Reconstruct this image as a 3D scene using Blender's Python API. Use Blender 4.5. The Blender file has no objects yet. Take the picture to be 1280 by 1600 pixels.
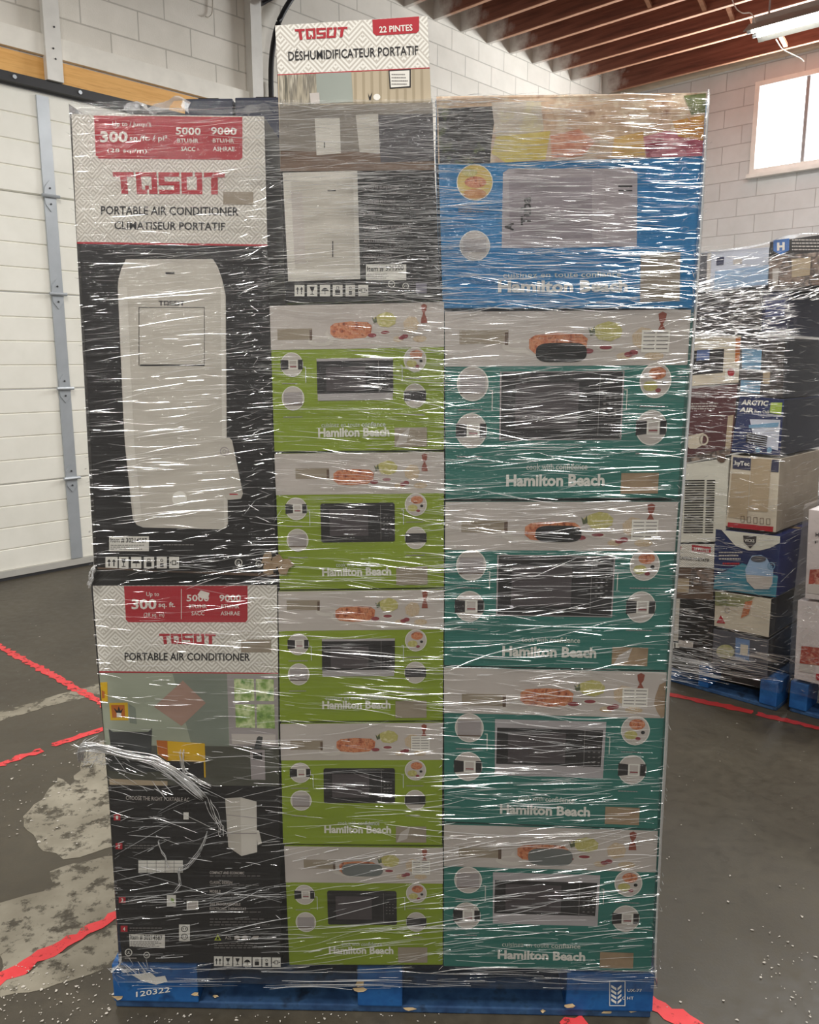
import bpy, bmesh, math, random
import numpy as np
from mathutils import Vector

random.seed(7)
RNG = np.random.default_rng(11)
SC = bpy.context.scene
COL = SC.collection

# ---------------------------------------------------------------- camera, world, lights, exposure
CAM_H, PITCH, F = 1.46, math.radians(10.5), 1280.0
cd = bpy.data.cameras.new('camera')
cd.sensor_fit = 'HORIZONTAL'; cd.sensor_width = 36.0; cd.lens = 36.0 * F / 1280.0
cd.clip_start = 0.05; cd.clip_end = 100
cam = bpy.data.objects.new('camera', cd); COL.objects.link(cam)
cam.location = (0, 0, CAM_H); cam.rotation_euler = (math.pi / 2 - PITCH, 0, 0)
SC.camera = cam
SC.view_settings.view_transform = 'Standard'
SC.view_settings.look = 'None'
SC.view_settings.exposure = 0.42
SC.view_settings.gamma = 1.0
SC.view_settings.use_curve_mapping = False
SC.cycles.transparent_max_bounces = 24
SC.cycles.max_bounces = 8
SC.cycles.sample_clamp_indirect = 6.0

PHI = math.radians(43.6)                       # the room stands at an angle to the camera
U = np.array([math.sin(PHI), math.cos(PHI), 0.0])
V = np.array([math.cos(PHI), -math.sin(PHI), 0.0])
def room(u, v, z): return U * u + V * v + np.array([0, 0, z])
ROOM_ANGLE = math.atan2(V[1], V[0])            # local x along V, local y along U

w = bpy.data.worlds.new('world'); SC.world = w; w.use_nodes = True
w.node_tree.nodes['Background'].inputs[0].default_value = (1.0, 0.97, 0.92, 1)
w.node_tree.nodes['Background'].inputs[1].default_value = 0.30

def tube_light(u, v, z, power, sx=1.2, sy=0.3, col=(1.0, 0.975, 0.93)):
    ld = bpy.data.lights.new('fluorescent_light', 'AREA'); ld.shape = 'RECTANGLE'
    ld.size, ld.size_y, ld.energy, ld.color = sx, sy, power, col
    o = bpy.data.objects.new('fluorescent_light', ld); COL.objects.link(o)
    o.location = room(u, v, z); o.rotation_euler = (0, 0, ROOM_ANGLE)
    return o
for u, v, pw in ((-1.6, -3.2, 40), (-1.6, -1.0, 72), (-1.6, 1.6, 66), (1.3, -3.4, 36), (1.3, 0.6, 62), (4.6, -2.4, 42), (4.6, -0.6, 48), (7.6, -0.4, 24)):
    tube_light(u, v, 4.2, pw)
# daylight from the high window
ld = bpy.data.lights.new('window_daylight', 'AREA'); ld.shape = 'RECTANGLE'; ld.size, ld.size_y = 1.9, 0.9
ld.energy = 170; ld.color = (0.95, 0.98, 1.0)
wl = bpy.data.objects.new('window_daylight', ld); COL.objects.link(wl)
wl.location = room(9.40, -2.9, 3.92)
wl.rotation_euler = Vector(-U).to_track_quat('-Z', 'Y').to_euler()

# ---------------------------------------------------------------- projection helpers: a photo position laid on a real surface
O = np.array([0, 0, CAM_H]); CT, ST = math.cos(PITCH), math.sin(PITCH)
def rays(px, py):
    px = np.asarray(px, float); py = np.asarray(py, float)
    x = (px - 640) / F; y = -(py - 800) / F
    return np.stack([x, CT + y * ST, -ST + y * CT], -1)
class Plane:
    """n points away from the camera, into the load"""
    def __init__(s, p, n):
        s.p = np.asarray(p, float); s.n = np.asarray(n, float) / np.linalg.norm(n)
        s.e = np.array([s.n[1], -s.n[0], 0.0])
    def at(s, px, py, off=0.0):
        d = rays(px, py)
        t = ((s.p - O) @ s.n) / (d @ s.n)
        return O + d * t[..., None] - s.n * off
    def loc(s, e, z, off=0.0):
        return s.p * np.array([1, 1, 0]) + s.e * e + np.array([0, 0, z]) - s.n * off
    def ez(s, px, py):
        q = s.at(px, py); return (q - s.p) @ s.e, q[..., 2]
class FloorPlane:
    def at(s, px, py, off=0.0):
        d = rays(px, py); t = -CAM_H / d[..., 2]
        q = O + d * t[..., None]; q[..., 2] += off
        return q
FLOOR = FloorPlane()
YAW = math.radians(1.5)
FRONT = Plane((0, 1.62, 0), (math.sin(YAW), math.cos(YAW), 0))
PAL2 = Plane(U * 3.42, U)
PAL3 = Plane(U * 3.46, U)
WALLP = Plane(V * -5.637, -V)

# ---------------------------------------------------------------- materials
def lin(c):
    return tuple(((x / 255) / 12.92 if x / 255 <= .04045 else ((x / 255 + .055) / 1.055) ** 2.4) for x in c)
MATS = {}
class NT:
    def __init__(s, name):
        s.m = bpy.data.materials.new(name); s.m.use_nodes = True
        s.t = s.m.node_tree; s.b = s.t.nodes['Principled BSDF']; s.o = s.t.nodes['Material Output']
    def n(s, typ, **kw):
        x = s.t.nodes.new(typ)
        for k, v in kw.items():
            if k in x.inputs: x.inputs[k].default_value = v
            else: setattr(x, k, v)
        return x
    def l(s, a, b): s.t.links.new(a, b)
    def math(s, op, a, b=None, c=None):
        x = s.t.nodes.new('ShaderNodeMath'); x.operation = op
        for i, v in enumerate((a, b, c)):
            if v is None: continue
            if isinstance(v, (int, float)): x.inputs[i].default_value = v
            else: s.l(v, x.inputs[i])
        return x.outputs[0]
    def coords(s, scale=(1, 1, 1), kind='Object', rot=(0, 0, 0)):
        tc = s.n('ShaderNodeTexCoord'); mp = s.n('ShaderNodeMapping')
        mp.inputs['Scale'].default_value = scale; mp.inputs['Rotation'].default_value = rot
        s.l(tc.outputs[kind], mp.inputs['Vector']); return mp.outputs[0]
    def noise(s, vec, scale, detail=3, rough=.55):
        x = s.n('ShaderNodeTexNoise'); x.inputs['Scale'].default_value = scale
        x.inputs['Detail'].default_value = detail; x.inputs['Roughness'].default_value = rough
        s.l(vec, x.inputs['Vector']); return x.outputs['Fac']
    def ramp(s, fac, stops, interp='LINEAR'):
        x = s.n('ShaderNodeValToRGB'); cr = x.color_ramp; cr.interpolation = interp
        while len(cr.elements) < len(stops): cr.elements.new(.5)
        for e, (p, c) in zip(cr.elements, stops):
            e.position = p; e.color = (*c, 1) if len(c) == 3 else c
        s.l(fac, x.inputs[0]); return x.outputs[0]
    def bump(s, h, strength, dist=.01):
        x = s.n('ShaderNodeBump'); x.inputs['Strength'].default_value = strength; x.inputs['Distance'].default_value = dist
        s.l(h, x.inputs['Height']); s.l(x.outputs[0], s.b.inputs['Normal']); return x.outputs[0]

GAIN = 1.15
def alb(c): return tuple(min(.9, v * GAIN) for v in lin(c))
def flat(name, c, rough=.5, metal=0.0, spec=.35):
    """printed or painted plain colour with a faint mottling"""
    if name in MATS: return MATS[name]
    t = NT(name); a = alb(c)
    v = t.coords(); f = t.noise(v, 9, 4)
    r = t.ramp(f, [(.3, tuple(x * .93 for x in a)), (.7, tuple(min(.92, x * 1.05) for x in a))])
    t.l(r, t.b.inputs['Base Color'])
    t.b.inputs['Roughness'].default_value = rough; t.b.inputs['Metallic'].default_value = metal
    t.b.inputs['Specular IOR Level'].default_value = spec
    MATS[name] = t.m; return t.m
def speck(name, cols, scale=60, rough=.5, stretch=(1, 1, 1)):
    """blotchy print: several ink colours in irregular cells"""
    if name in MATS: return MATS[name]
    t = NT(name); v = t.coords(stretch)
    n1 = t.noise(v, scale, 3, .6)
    k = len(cols)
    lo, hi = .3, .7
    r = t.ramp(n1, [(lo + (hi - lo) * i / max(1, k - 1), alb(c)) for i, c in enumerate(cols)])
    t.l(r, t.b.inputs['Base Color']); t.b.inputs['Roughness'].default_value = rough
    MATS[name] = t.m; return t.m
def chevron(name, c1, c2, cell=.042, period=.0078):
    """nested chevrons alternating up and down in a diamond grid"""
    t = NT(name)
    tc = t.n('ShaderNodeTexCoord'); sp = t.n('ShaderNodeSeparateXYZ'); t.l(tc.outputs['Object'], sp.inputs[0])
    x, z = sp.outputs[0], sp.outputs[2]
    zig = t.math('PINGPONG', x, cell / 2)
    a = t.math('ADD', z, zig)
    b = t.math('SUBTRACT', z, zig)
    row = t.math('GREATER_THAN', t.math('FRACT', t.math('DIVIDE', a, cell)), .45)
    sa = t.math('FRACT', t.math('DIVIDE', a, period)); sb = t.math('FRACT', t.math('DIVIDE', b, period))
    mx = t.n('ShaderNodeMix'); t.l(row, mx.inputs[0]); t.l(sb, mx.inputs[2]); t.l(sa, mx.inputs[3])
    st = t.math('GREATER_THAN', mx.outputs[0], .52)
    r = t.ramp(st, [(0, alb(c1)), (1, alb(c2))])
    t.l(r, t.b.inputs['Base Color']); t.b.inputs['Roughness'].default_value = .5
    MATS[name] = t.m; return t.m

M_TEAL = flat('teal_print', (44, 116, 106)); M_GREEN = flat('lime_print', (134, 154, 34))
M_BLUE = flat('blue_print', (14, 120, 178)); M_BLACK = flat('black_print', (29, 27, 28), .45)
M_DARK = flat('charcoal_print', (38, 36, 38), .4); M_DARK2 = flat('dark_grey_print', (62, 58, 60), .45)
M_BAND = flat('pale_grey_print', (192, 184, 178)); M_WHITE = flat('white_print', (228, 224, 216))
M_LGREY = flat('light_grey_print', (192, 184, 178)); M_MGREY = flat('mid_grey_print', (160, 152, 152))
M_UNIT = flat('appliance_grey_print', (196, 190, 180)); M_UNIT2 = flat('appliance_pale_print', (212, 207, 198))
M_RED = flat('crimson_print', (172, 36, 48)); M_INK = flat('black_ink', (30, 28, 30))
M_KRAFT = speck('kraft_board', [(150, 126, 98), (164, 140, 112), (140, 116, 90)], 14, .8)
M_KRAFT2 = speck('greyed_kraft_board', [(146, 134, 118), (160, 148, 132)], 14, .8)
M_CHEV = chevron('chevron_print', (220, 215, 207), (184, 178, 168))
M_CHEVB = chevron('chevron_print_large', (230, 226, 218), (190, 184, 174), .05, .0092)
M_LINE = flat('pale_line_print', (205, 210, 200)); M_GREEK = flat('small_type_print', (120, 116, 114))
M_PIZZA = speck('baked_dish_print', [(120, 60, 36), (186, 104, 66), (205, 140, 100), (150, 78, 48)], 110)
M_POTATO = speck('potato_salad_print', [(196, 186, 120), (176, 170, 96), (214, 206, 160)], 120)
M_OATS = speck('oat_print', [(190, 160, 120), (200, 184, 160), (170, 140, 104)], 260)
M_MILL = flat('mill_wood_print', (140, 72, 56)); M_BEET = flat('beet_print', (140, 60, 66))
M_TRAY = flat('tray_print', (150, 138, 120)); M_BOWL = flat('bowl_print', (204, 198, 190))
M_SILVER = flat('silver_print', (176, 170, 172)); M_GLASS = flat('oven_glass_print', (78, 71, 74), .4)
M_SALMON = flat('tan_diamond_print', (165, 134, 120)); M_YEL = flat('yellow_print', (214, 172, 22))
M_ORANGE = flat('orange_print', (182, 100, 30)); M_LEAF = speck('window_leaf_print', [(70, 110, 50), (140, 170, 90), (210, 220, 170), (90, 140, 60)], 30)
M_BROWN = flat('brown_print', (96, 76, 62)); M_NAVY = flat('navy_board', (26, 30, 48)); M_PLUM = flat('plum_print', (84, 44, 48))
M_TAN = flat('tan_print', (176, 158, 132))

# ---------------------------------------------------------------- object helpers
def link(name, me, loc=(0, 0, 0), parent=None):
    o = bpy.data.objects.new(name, me); COL.objects.link(o)
    if parent is not None: o.parent = parent
    o.location = loc; return o
def tag(o, label, cat, group=None, kind=None):
    o['label'] = label; o['category'] = cat
    if group: o['group'] = group
    if kind: o['kind'] = kind
    return o
def world_loc(o):
    l = np.array(o.location)
    while o.parent is not None: o = o.parent; l = l + np.array(o.location)
    return l
class MB:
    """collects world-space faces; build() links them as ONE mesh object whose origin is its parent's"""
    def __init__(s): s.v = []; s.f = []; s.mi = []; s.mats = []
    def mat(s, m):
        if m not in s.mats: s.mats.append(m)
        return s.mats.index(m)
    def face(s, pts, m):
        i = len(s.v); s.v += [tuple(p) for p in pts]; s.f.append(tuple(range(i, i + len(pts)))); s.mi.append(s.mat(m))
    def mesh(s, pts, faces, m):
        i = len(s.v); s.v += [tuple(p) for p in pts]; k = s.mat(m)
        for f in faces: s.f.append(tuple(i + j for j in f)); s.mi.append(k)
    def hexa(s, q, m):
        """q: eight points, bottom ring then top ring"""
        s.mesh(q, [(3, 2, 1, 0), (4, 5, 6, 7), (0, 1, 5, 4), (1, 2, 6, 5), (2, 3, 7, 6), (3, 0, 4, 7)], m)
    def box(s, lo, hi, m, fr=None):
        x0, y0, z0 = lo; x1, y1, z1 = hi
        q = [(x0, y0, z0), (x1, y0, z0), (x1, y1, z0), (x0, y1, z0), (x0, y0, z1), (x1, y0, z1), (x1, y1, z1), (x0, y1, z1)]
        s.hexa([fr(*p) for p in q] if fr else q, m)
    def tube(s, path, r, m, n=8, caps=True):
        path = [np.array(p, float) for p in path]; rings = []
        for i, p in enumerate(path):
            t = path[min(i + 1, len(path) - 1)] - path[max(i - 1, 0)]; t /= np.linalg.norm(t) + 1e-12
            a = np.cross(t, (0, 0, 1)) if abs(t[2]) < .9 else np.cross(t, (1, 0, 0)); a /= np.linalg.norm(a); b = np.cross(t, a)
            rr = r[i] if hasattr(r, '__len__') else r
            rings.append([p + rr * (a * math.cos(k * 2 * math.pi / n) + b * math.sin(k * 2 * math.pi / n)) for k in range(n)])
        pts = [q for g in rings for q in g]; fs = []
        for i in range(len(path) - 1):
            for k in range(n):
                fs.append((i * n + k, i * n + (k + 1) % n, (i + 1) * n + (k + 1) % n, (i + 1) * n + k))
        if caps: fs += [tuple(range(n))[::-1], tuple(range((len(path) - 1) * n, len(path) * n))]
        s.mesh(pts, fs, m)
    def build(s, name, parent=None, loc=None, bevel=0.0, smooth=False):
        if parent is not None and loc is None: org = world_loc(parent); l = (0, 0, 0)
        elif parent is not None: org = np.array(loc); l = tuple(org - world_loc(parent))
        else:
            org = np.array(loc if loc is not None else (0, 0, 0)); l = tuple(org)
        me = bpy.data.meshes.new(name)
        vv = (np.array(s.v) - org).tolist()
        me.from_pydata(vv, [], s.f)
        for m in s.mats: me.materials.append(m)
        me.polygons.foreach_set('material_index', s.mi)
        if bevel:
            bm = bmesh.new(); bm.from_mesh(me); bmesh.ops.remove_doubles(bm, verts=bm.verts, dist=1e-5)
            bmesh.ops.recalc_face_normals(bm, faces=bm.faces)
            bmesh.ops.bevel(bm, geom=list(bm.edges), offset=bevel, segments=2, profile=.6, affect='EDGES', clamp_overlap=True)
            bm.to_mesh(me); bm.free()
        if smooth: me.polygons.foreach_set('use_smooth', [True] * len(me.polygons))
        me.update()
        return link(name, me, l, parent)

def smooth_path(p, k=8):
    p = np.array(p, float); q = np.vstack([2 * p[0] - p[1], p, 2 * p[-1] - p[-2]]); out = []
    for i in range(1, len(q) - 2):
        for t in np.linspace(0, 1, k, endpoint=False):
            a, b, c, d = q[i - 1:i + 3]
            out.append(.5 * (2 * b + (c - a) * t + (2 * a - 5 * b + 4 * c - d) * t * t + (3 * b - a - 3 * c + d) * t ** 3))
    return out + [p[-1]]
# text, from the built-in typeface
GLYPH = {}
def glyphs(txt, bold):
    k = (txt, bold)
    if k in GLYPH: return GLYPH[k]
    c = bpy.data.curves.new('t', 'FONT'); c.body = txt; c.offset = bold; c.resolution_u = 2; c.fill_mode = 'FRONT'
    o = bpy.data.objects.new('t', c); COL.objects.link(o)
    bpy.context.view_layer.update()
    me = bpy.data.meshes.new_from_object(o.evaluated_get(bpy.context.evaluated_depsgraph_get()))
    P = np.array([v.co[:2] for v in me.vertices]) if len(me.vertices) else np.zeros((0, 2))
    Fc = [tuple(p.vertices) for p in me.polygons]
    bpy.data.objects.remove(o); bpy.data.curves.remove(c); bpy.data.meshes.remove(me)
    GLYPH[k] = (P, Fc); return GLYPH[k]

def bil(q, s, t):
    (a, b, c, d) = [np.array(p, float) for p in q]    # TL TR BR BL
    s = np.asarray(s, float)[..., None]; t = np.asarray(t, float)[..., None]
    return (a * (1 - s) + b * s) * (1 - t) + (d * (1 - s) + c * s) * t

class Art:
    """flat print laid on a carton face; photo positions, or s/t across the face when .q is set"""
    def __init__(s, plane, q=None): s.pl = plane; s.q = q; s.mb = MB()
    def P(s, pts, off):
        pts = np.array(pts, float)
        if s.q is not None: pts = bil(s.q, pts[:, 0], pts[:, 1])
        return s.pl.at(pts[:, 0], pts[:, 1], off)
    def poly(s, pts, m, off=.0006): s.mb.face(s.P(pts, off)[::-1], m); return s
    def rect(s, x0, y0, x1, y1, m, off=.0006): return s.poly([(x0, y0), (x1, y0), (x1, y1), (x0, y1)], m, off)
    def ell(s, cx, cy, rx, ry, m, off=.0006, n=24):
        return s.poly([(cx + rx * math.cos(2 * math.pi * k / n), cy + ry * math.sin(2 * math.pi * k / n)) for k in range(n)], m, off)
    def ring(s, cx, cy, rx, ry, w, m, off=.0006, n=24):
        a = s.P([(cx + rx * math.cos(2 * math.pi * k / n), cy + ry * math.sin(2 * math.pi * k / n)) for k in range(n)], off)
        b = s.P([(cx + (rx - w) * math.cos(2 * math.pi * k / n), cy + (ry - w * ry / rx) * math.sin(2 * math.pi * k / n)) for k in range(n)], off)
        s.mb.mesh(list(a) + list(b), [(k, n + k, n + (k + 1) % n, (k + 1) % n) for k in range(n)], m); return s
    def frame(s, x0, y0, x1, y1, w, m, off=.0006, wy=None):
        wy = wy or w
        s.rect(x0, y0, x1, y0 + wy, m, off); s.rect(x0, y1 - wy, x1, y1, m, off)
        s.rect(x0, y0 + wy, x0 + w, y1 - wy, m, off); s.rect(x1 - w, y0 + wy, x1, y1 - wy, m, off); return s
    def text(s, txt, a, b, h, m, off=.0012, bold=.0, up=None):
        """baseline from a to b, cap height h (same units)"""
        P, Fc = glyphs(txt, bold)
        if not len(P): return s
        x0, x1 = P[:, 0].min(), P[:, 0].max()
        a = np.array(a, float); b = np.array(b, float); d = b - a
        L = np.linalg.norm(d); up = np.array(up, float) if up is not None else np.array([0, -1.0])
        X = (P[:, 0] - x0) / (x1 - x0); Y = P[:, 1] / .70
        pts = a + X[:, None] * d + Y[:, None] * h * up
        q = s.P(pts, off)
        s.mb.mesh(q, [f[::-1] for f in Fc], m); return s
    def lines(s, x0, y0, x1, n, dy, m, h=1.2, off=.0010, jag=.25):
        for k in range(n):
            xe = x1 - (x1 - x0) * jag * random.random()
            x = x0
            while x < xe:
                wd = (x1 - x0) * random.uniform(.04, .12)
                s.rect(x, y0 + k * dy, min(x + wd, xe), y0 + k * dy + h, m, off); x += wd + (x1 - x0) * .018
        return s
    def logo(s, q, m, off=.0012):
        """the five square letters of the maker's wordmark inside quad q"""
        def put(rs, k):
            for (x0, y0, x1, y1) in rs:
                pts = bil(q, *np.array([((k + x0 * .92 + .04) / 5, y0), ((k + x1 * .92 + .04) / 5, y0), ((k + x1 * .92 + .04) / 5, y1), ((k + x0 * .92 + .04) / 5, y1)]).T)
                s.mb.face(s.pl.at(pts[:, 0], pts[:, 1], off)[::-1], m)
        T = [(0, 0, 1, .22), (.34, .22, .66, 1)]
        Oq = [(0, .0, 1, .2), (0, .2, .26, .8), (.74, .2, 1, .8), (0, .8, .5, 1), (.6, .8, 1, 1), (.42, .62, .6, .8)]
        S = [(0, 0, 1, .2), (0, .2, .28, .42), (0, .42, 1, .6), (.72, .6, 1, .8), (0, .8, 1, 1)]
        D = [(0, 0, .55, .2), (.66, 0, 1, .2), (0, .2, .26, .8), (.74, .2, 1, .8), (0, .8, 1, 1)]
        for k, g in enumerate((T, Oq, S, D, T)): put(g, k)
        return s
    def icon(s, x0, y0, x1, y1, k, off=.0006):
        s.rect(x0, y0, x1, y1, M_WHITE, off); o = off + .0004
        wd, h = x1 - x0, y1 - y0; X = lambda f: x0 + wd * f; Y = lambda f: y0 + h * f
        if k == 0:
            for c in (.3, .7):
                s.rect(X(c - .05), Y(.35), X(c + .05), Y(.82), M_INK, o); s.poly([(X(c - .16), Y(.42)), (X(c), Y(.18)), (X(c + .16), Y(.42))], M_INK, o)
        elif k == 1:
            s.poly([(X(.25), Y(.15)), (X(.75), Y(.15)), (X(.62), Y(.5)), (X(.38), Y(.5))], M_INK, o)
            s.rect(X(.46), Y(.5), X(.54), Y(.8), M_INK, o); s.rect(X(.3), Y(.8), X(.7), Y(.86), M_INK, o)
        elif k == 2:
            s.poly([(X(.1), Y(.55)), (X(.3), Y(.32)), (X(.5), Y(.25)), (X(.7), Y(.32)), (X(.9), Y(.55))], M_INK, o); s.rect(X(.47), Y(.55), X(.53), Y(.85), M_INK, o)
        elif k == 3:
            s.rect(X(.25), Y(.45), X(.75), Y(.85), M_INK, o); s.frame(X(.35), Y(.15), X(.65), Y(.42), wd * .06, M_INK, o)
        elif k == 4:
            s.rect(X(.35), Y(.55), X(.68), Y(.88), M_INK, o); s.ring(X(.5), Y(.3), wd * .15, wd * .15, wd * .06, M_INK, o, 12)
        else:
            s.frame(X(.3), Y(.3), X(.7), Y(.7), wd * .07, M_INK, o)
            s.poly([(X(.05), Y(.5)), (X(.22), Y(.38)), (X(.22), Y(.62))], M_INK, o); s.poly([(X(.95), Y(.5)), (X(.78), Y(.62)), (X(.78), Y(.38))], M_INK, o)
        return s
    def cert(s, cx, cy, r, txt, m=None):
        m = m or M_WHITE
        s.ring(cx, cy, r, r, r * .22, m); s.text(txt, (cx - r * .5, cy + r * .35), (cx + r * .5, cy + r * .35), r * .75, m, .0008, .01)
        return s
    def build(s, name, parent, label=None):
        o = s.mb.build(name, parent)
        if label: o['label'] = label
        return o

def carton(name, plane, q, depth, m, label, cat, group=None, m_side=None, rise=0.0):
    """a cardboard box whose printed front is quad q (TL TR BR BL) on the plane"""
    q = np.array(q, float)
    f = plane.at(q[:, 0], q[:, 1])
    TL, TR, BR, BL = f
    n = plane.n * depth
    base = (BL + BR) / 2 + n / 2
    mb = MB()
    bot = [BL, BR, BR + n, BL + n]; top = [TL, TR, TR + n, TL + n]
    pts = bot + top
    k = m_side or m
    mb.mesh(pts, [(0, 1, 5, 4)], m)
    mb.mesh(pts, [(3, 2, 1, 0), (4, 5, 6, 7), (1, 2, 6, 5), (2, 3, 7, 6), (3, 0, 4, 7)], k)
    o = mb.build(name, None, base, bevel=.0022)
    tag(o, label, cat, group)
    # tape along the seam of the top flaps
    t = MB(); c = (TL + TR) / 2
    a = (TL + n * .5); b = (TR + n * .5); d = plane.n * .024; up = np.array([0, 0, .0009])
    t.mesh([a - d + up, b - d + up, b + d + up, a + d + up], [(0, 1, 2, 3)], M_TAPE)
    t.build('packing_tape', o)
    return o

tt = NT('clear_brown_tape'); tt.b.inputs['Base Color'].default_value = (.42, .3, .17, 1); tt.b.inputs['Roughness'].default_value = .2
tt.l(tt.ramp(tt.noise(tt.coords(), 30), [(.3, (.36, .25, .14)), (.7, (.46, .33, .2))]), tt.b.inputs['Base Color'])
M_TAPE = tt.m



# ================================================================ THE ROOM
def uvmesh(name, quads, m, parent=None, loc=(0, 0, 0)):
    """quads: list of (four points, four uv) -> one mesh with a UV map in metres"""
    me = bpy.data.meshes.new(name); vs = []; fs = []; uvs = []
    org = np.array(loc, float)
    for pts, uv in quads:
        i = len(vs); vs += [tuple(np.array(p) - org) for p in pts]; fs.append(tuple(range(i, i + len(pts)))); uvs += list(uv)
    me.from_pydata(vs, [], fs)
    ul = me.uv_layers.new(name='UVMap')
    for k, u in enumerate(uvs): ul.data[k].uv = u
    me.materials.append(m); me.update()
    return link(name, me, loc, parent)
def structure(o): o['kind'] = 'structure'; return o

def block_mat(name, c1, c2, mortar, off=(0, 0)):
    t = NT(name)
    tc = t.n('ShaderNodeTexCoord'); mp = t.n('ShaderNodeMapping'); mp.inputs['Location'].default_value = (off[0], off[1], 0)
    t.l(tc.outputs['UV'], mp.inputs['Vector'])
    b = t.n('ShaderNodeTexBrick'); b.offset = .5; b.squash = 1
    b.inputs['Scale'].default_value = 1; b.inputs['Brick Width'].default_value = .415; b.inputs['Row Height'].default_value = .192
    b.inputs['Mortar Size'].default_value = .0055; b.inputs['Mortar Smooth'].default_value = .3; b.inputs['Bias'].default_value = 0
    b.inputs['Color1'].default_value = (*alb(c1), 1); b.inputs['Color2'].default_value = (*alb(c2), 1); b.inputs['Mortar'].default_value = (*alb(mortar), 1)
    t.l(mp.outputs[0], b.inputs['Vector'])
    n = t.noise(mp.outputs[0], 4, 5, .6); n2 = t.noise(mp.outputs[0], 90, 3, .7)
    mx = t.n('ShaderNodeMix', data_type='RGBA', blend_type='MULTIPLY'); mx.inputs[0].default_value = 1
    t.l(b.outputs['Color'], mx.inputs[6]); t.l(t.ramp(n, [(.3, (.9, .9, .89)), (.65, (1, 1, 1))]), mx.inputs[7])
    t.l(mx.outputs[2], t.b.inputs['Base Color'])
    h = t.math('SUBTRACT', t.math('MULTIPLY', n2, .35), t.math('MULTIPLY', b.outputs['Fac'], 1.0))
    t.bump(h, .6, .006); t.b.inputs['Roughness'].default_value = .75
    t.b.inputs['Specular IOR Level'].default_value = .2
    return t.m
M_BLOCK = block_mat('painted_block_wall', (222, 217, 207), (214, 209, 199), (186, 181, 172), (.13, .008))
M_BLOCKB = block_mat('painted_block_wall_pinkish', (206, 207, 208), (199, 200, 202), (176, 175, 176), (.05, .03))

# floor: worn concrete
t = NT('worn_concrete'); v = t.coords()
n1 = t.noise(v, 1.1, 6, .6); n2 = t.noise(v, 22, 5, .65); n3 = t.noise(v, 160, 2, .6)
c = t.ramp(n1, [(.28, alb((55, 50, 41))), (.5, alb((66, 60, 49))), (.72, alb((80, 74, 62)))])
mx = t.n('ShaderNodeMix', data_type='RGBA', blend_type='MULTIPLY'); mx.inputs[0].default_value = 1
t.l(c, mx.inputs[6]); t.l(t.ramp(n2, [(.3, (.8, .8, .8)), (.7, (1.1, 1.1, 1.08))]), mx.inputs[7])
t.l(mx.outputs[2], t.b.inputs['Base Color'])
t.l(t.ramp(n2, [(.3, (.38, .38, .38)), (.7, (.6, .6, .6))]), t.b.inputs['Roughness'])
t.bump(t.math('ADD', t.math('MULTIPLY', n2, .6), t.math('MULTIPLY', n3, .3)), .25, .004)
M_FLOOR = t.m
g = MB()
g.face([room(-5, -5.75, 0), room(-5, 5, 0), room(9.6, 5, 0), room(9.6, -5.75, 0)], M_FLOOR)
floor = structure(g.build('floor'))

def worn_mat(name, c1, c2, cut, scale, rough=.7):
    """paint or cement film with worn-through holes"""
    t = NT(name); v = t.coords()
    n = t.noise(v, scale, 6, .68); n2 = t.noise(v, scale * .35, 4, .6)
    t.l(t.ramp(n2, [(.3, alb(c1)), (.7, alb(c2))]), t.b.inputs['Base Color'])
    t.b.inputs['Roughness'].default_value = rough
    a = t.ramp(n, [(cut - .05, (0, 0, 0)), (cut + .05, (1, 1, 1))]); t.l(a, t.b.inputs['Alpha'])
    t.b.inputs['Specular IOR Level'].default_value = .3
    return t.m
M_WORN = worn_mat('worn_cement_film', (118, 112, 98), (150, 144, 129), .44, 16)
M_REDP = worn_mat('red_floor_paint', (204, 56, 60), (216, 74, 76), .40, 30, .5)
M_REDP2 = worn_mat('dull_red_floor_paint', (150, 44, 44), (166, 52, 52), .34, 26, .5)

def ragged(pts, step, amp):
    out = []
    n = len(pts)
    for i in range(n):
        a = np.array(pts[i], float); b = np.array(pts[(i + 1) % n], float); L = np.linalg.norm(b - a); k = max(1, int(L / step))
        nrm = np.array([-(b - a)[1], (b - a)[0], 0]) / (L + 1e-9)
        for j in range(k): out.append(a + (b - a) * j / k + nrm * random.gauss(0, amp) * (0 if j == 0 else 1))
    return out
def floor_patch(name, px, m, z, step=.03, amp=.006):
    p = np.array(px, float); q = FLOOR.at(p[:, 0], p[:, 1], z)
    g = MB(); g.face(ragged(list(q), step, amp), m); return g.build(name, floor)
def floor_stripe(px0, px1, width, m, z=.0016):
    a, b = [FLOOR.at(*p, z) for p in (px0, px1)]
    d = (b - a) / np.linalg.norm(b - a); n = np.array([-d[1], d[0], 0]) * width / 2
    g = MB(); g.face(ragged([a - n, b - n, b + n, a + n], .018, .005), m); return g.build('painted_line', floor)
for px in ([(0, 1112), (70, 1092), (155, 1068), (162, 1084), (68, 1105), (0, 1127)],
           [(135, 1170), (172, 1150), (215, 1200), (215, 1318), (148, 1332), (99, 1343), (67, 1330), (43, 1298), (36, 1276), (67, 1249), (90, 1215), (110, 1228), (128, 1190)],
           [(215, 1330), (225, 1405), (135, 1456), (0, 1525), (0, 1411), (68, 1393), (83, 1380), (78, 1362), (112, 1350)],
           [(205, 1433), (205, 1480), (171, 1510), (112, 1532), (68, 1546), (0, 1558), (0, 1537)]):
    floor_patch('worn_patch', px, M_WORN, .0008)
for a, b, wd in (((-40, 988), (172, 1106), .038), ((-20, 1201), (66, 1172), .038), ((84, 1164), (172, 1136), .038), ((-20, 1540), (215, 1412), .042), ((1010, 1562), (1110, 1618), .045), ((880, 1606), (914, 1594), .03)):
    floor_stripe(a, b, wd, M_REDP)
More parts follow.
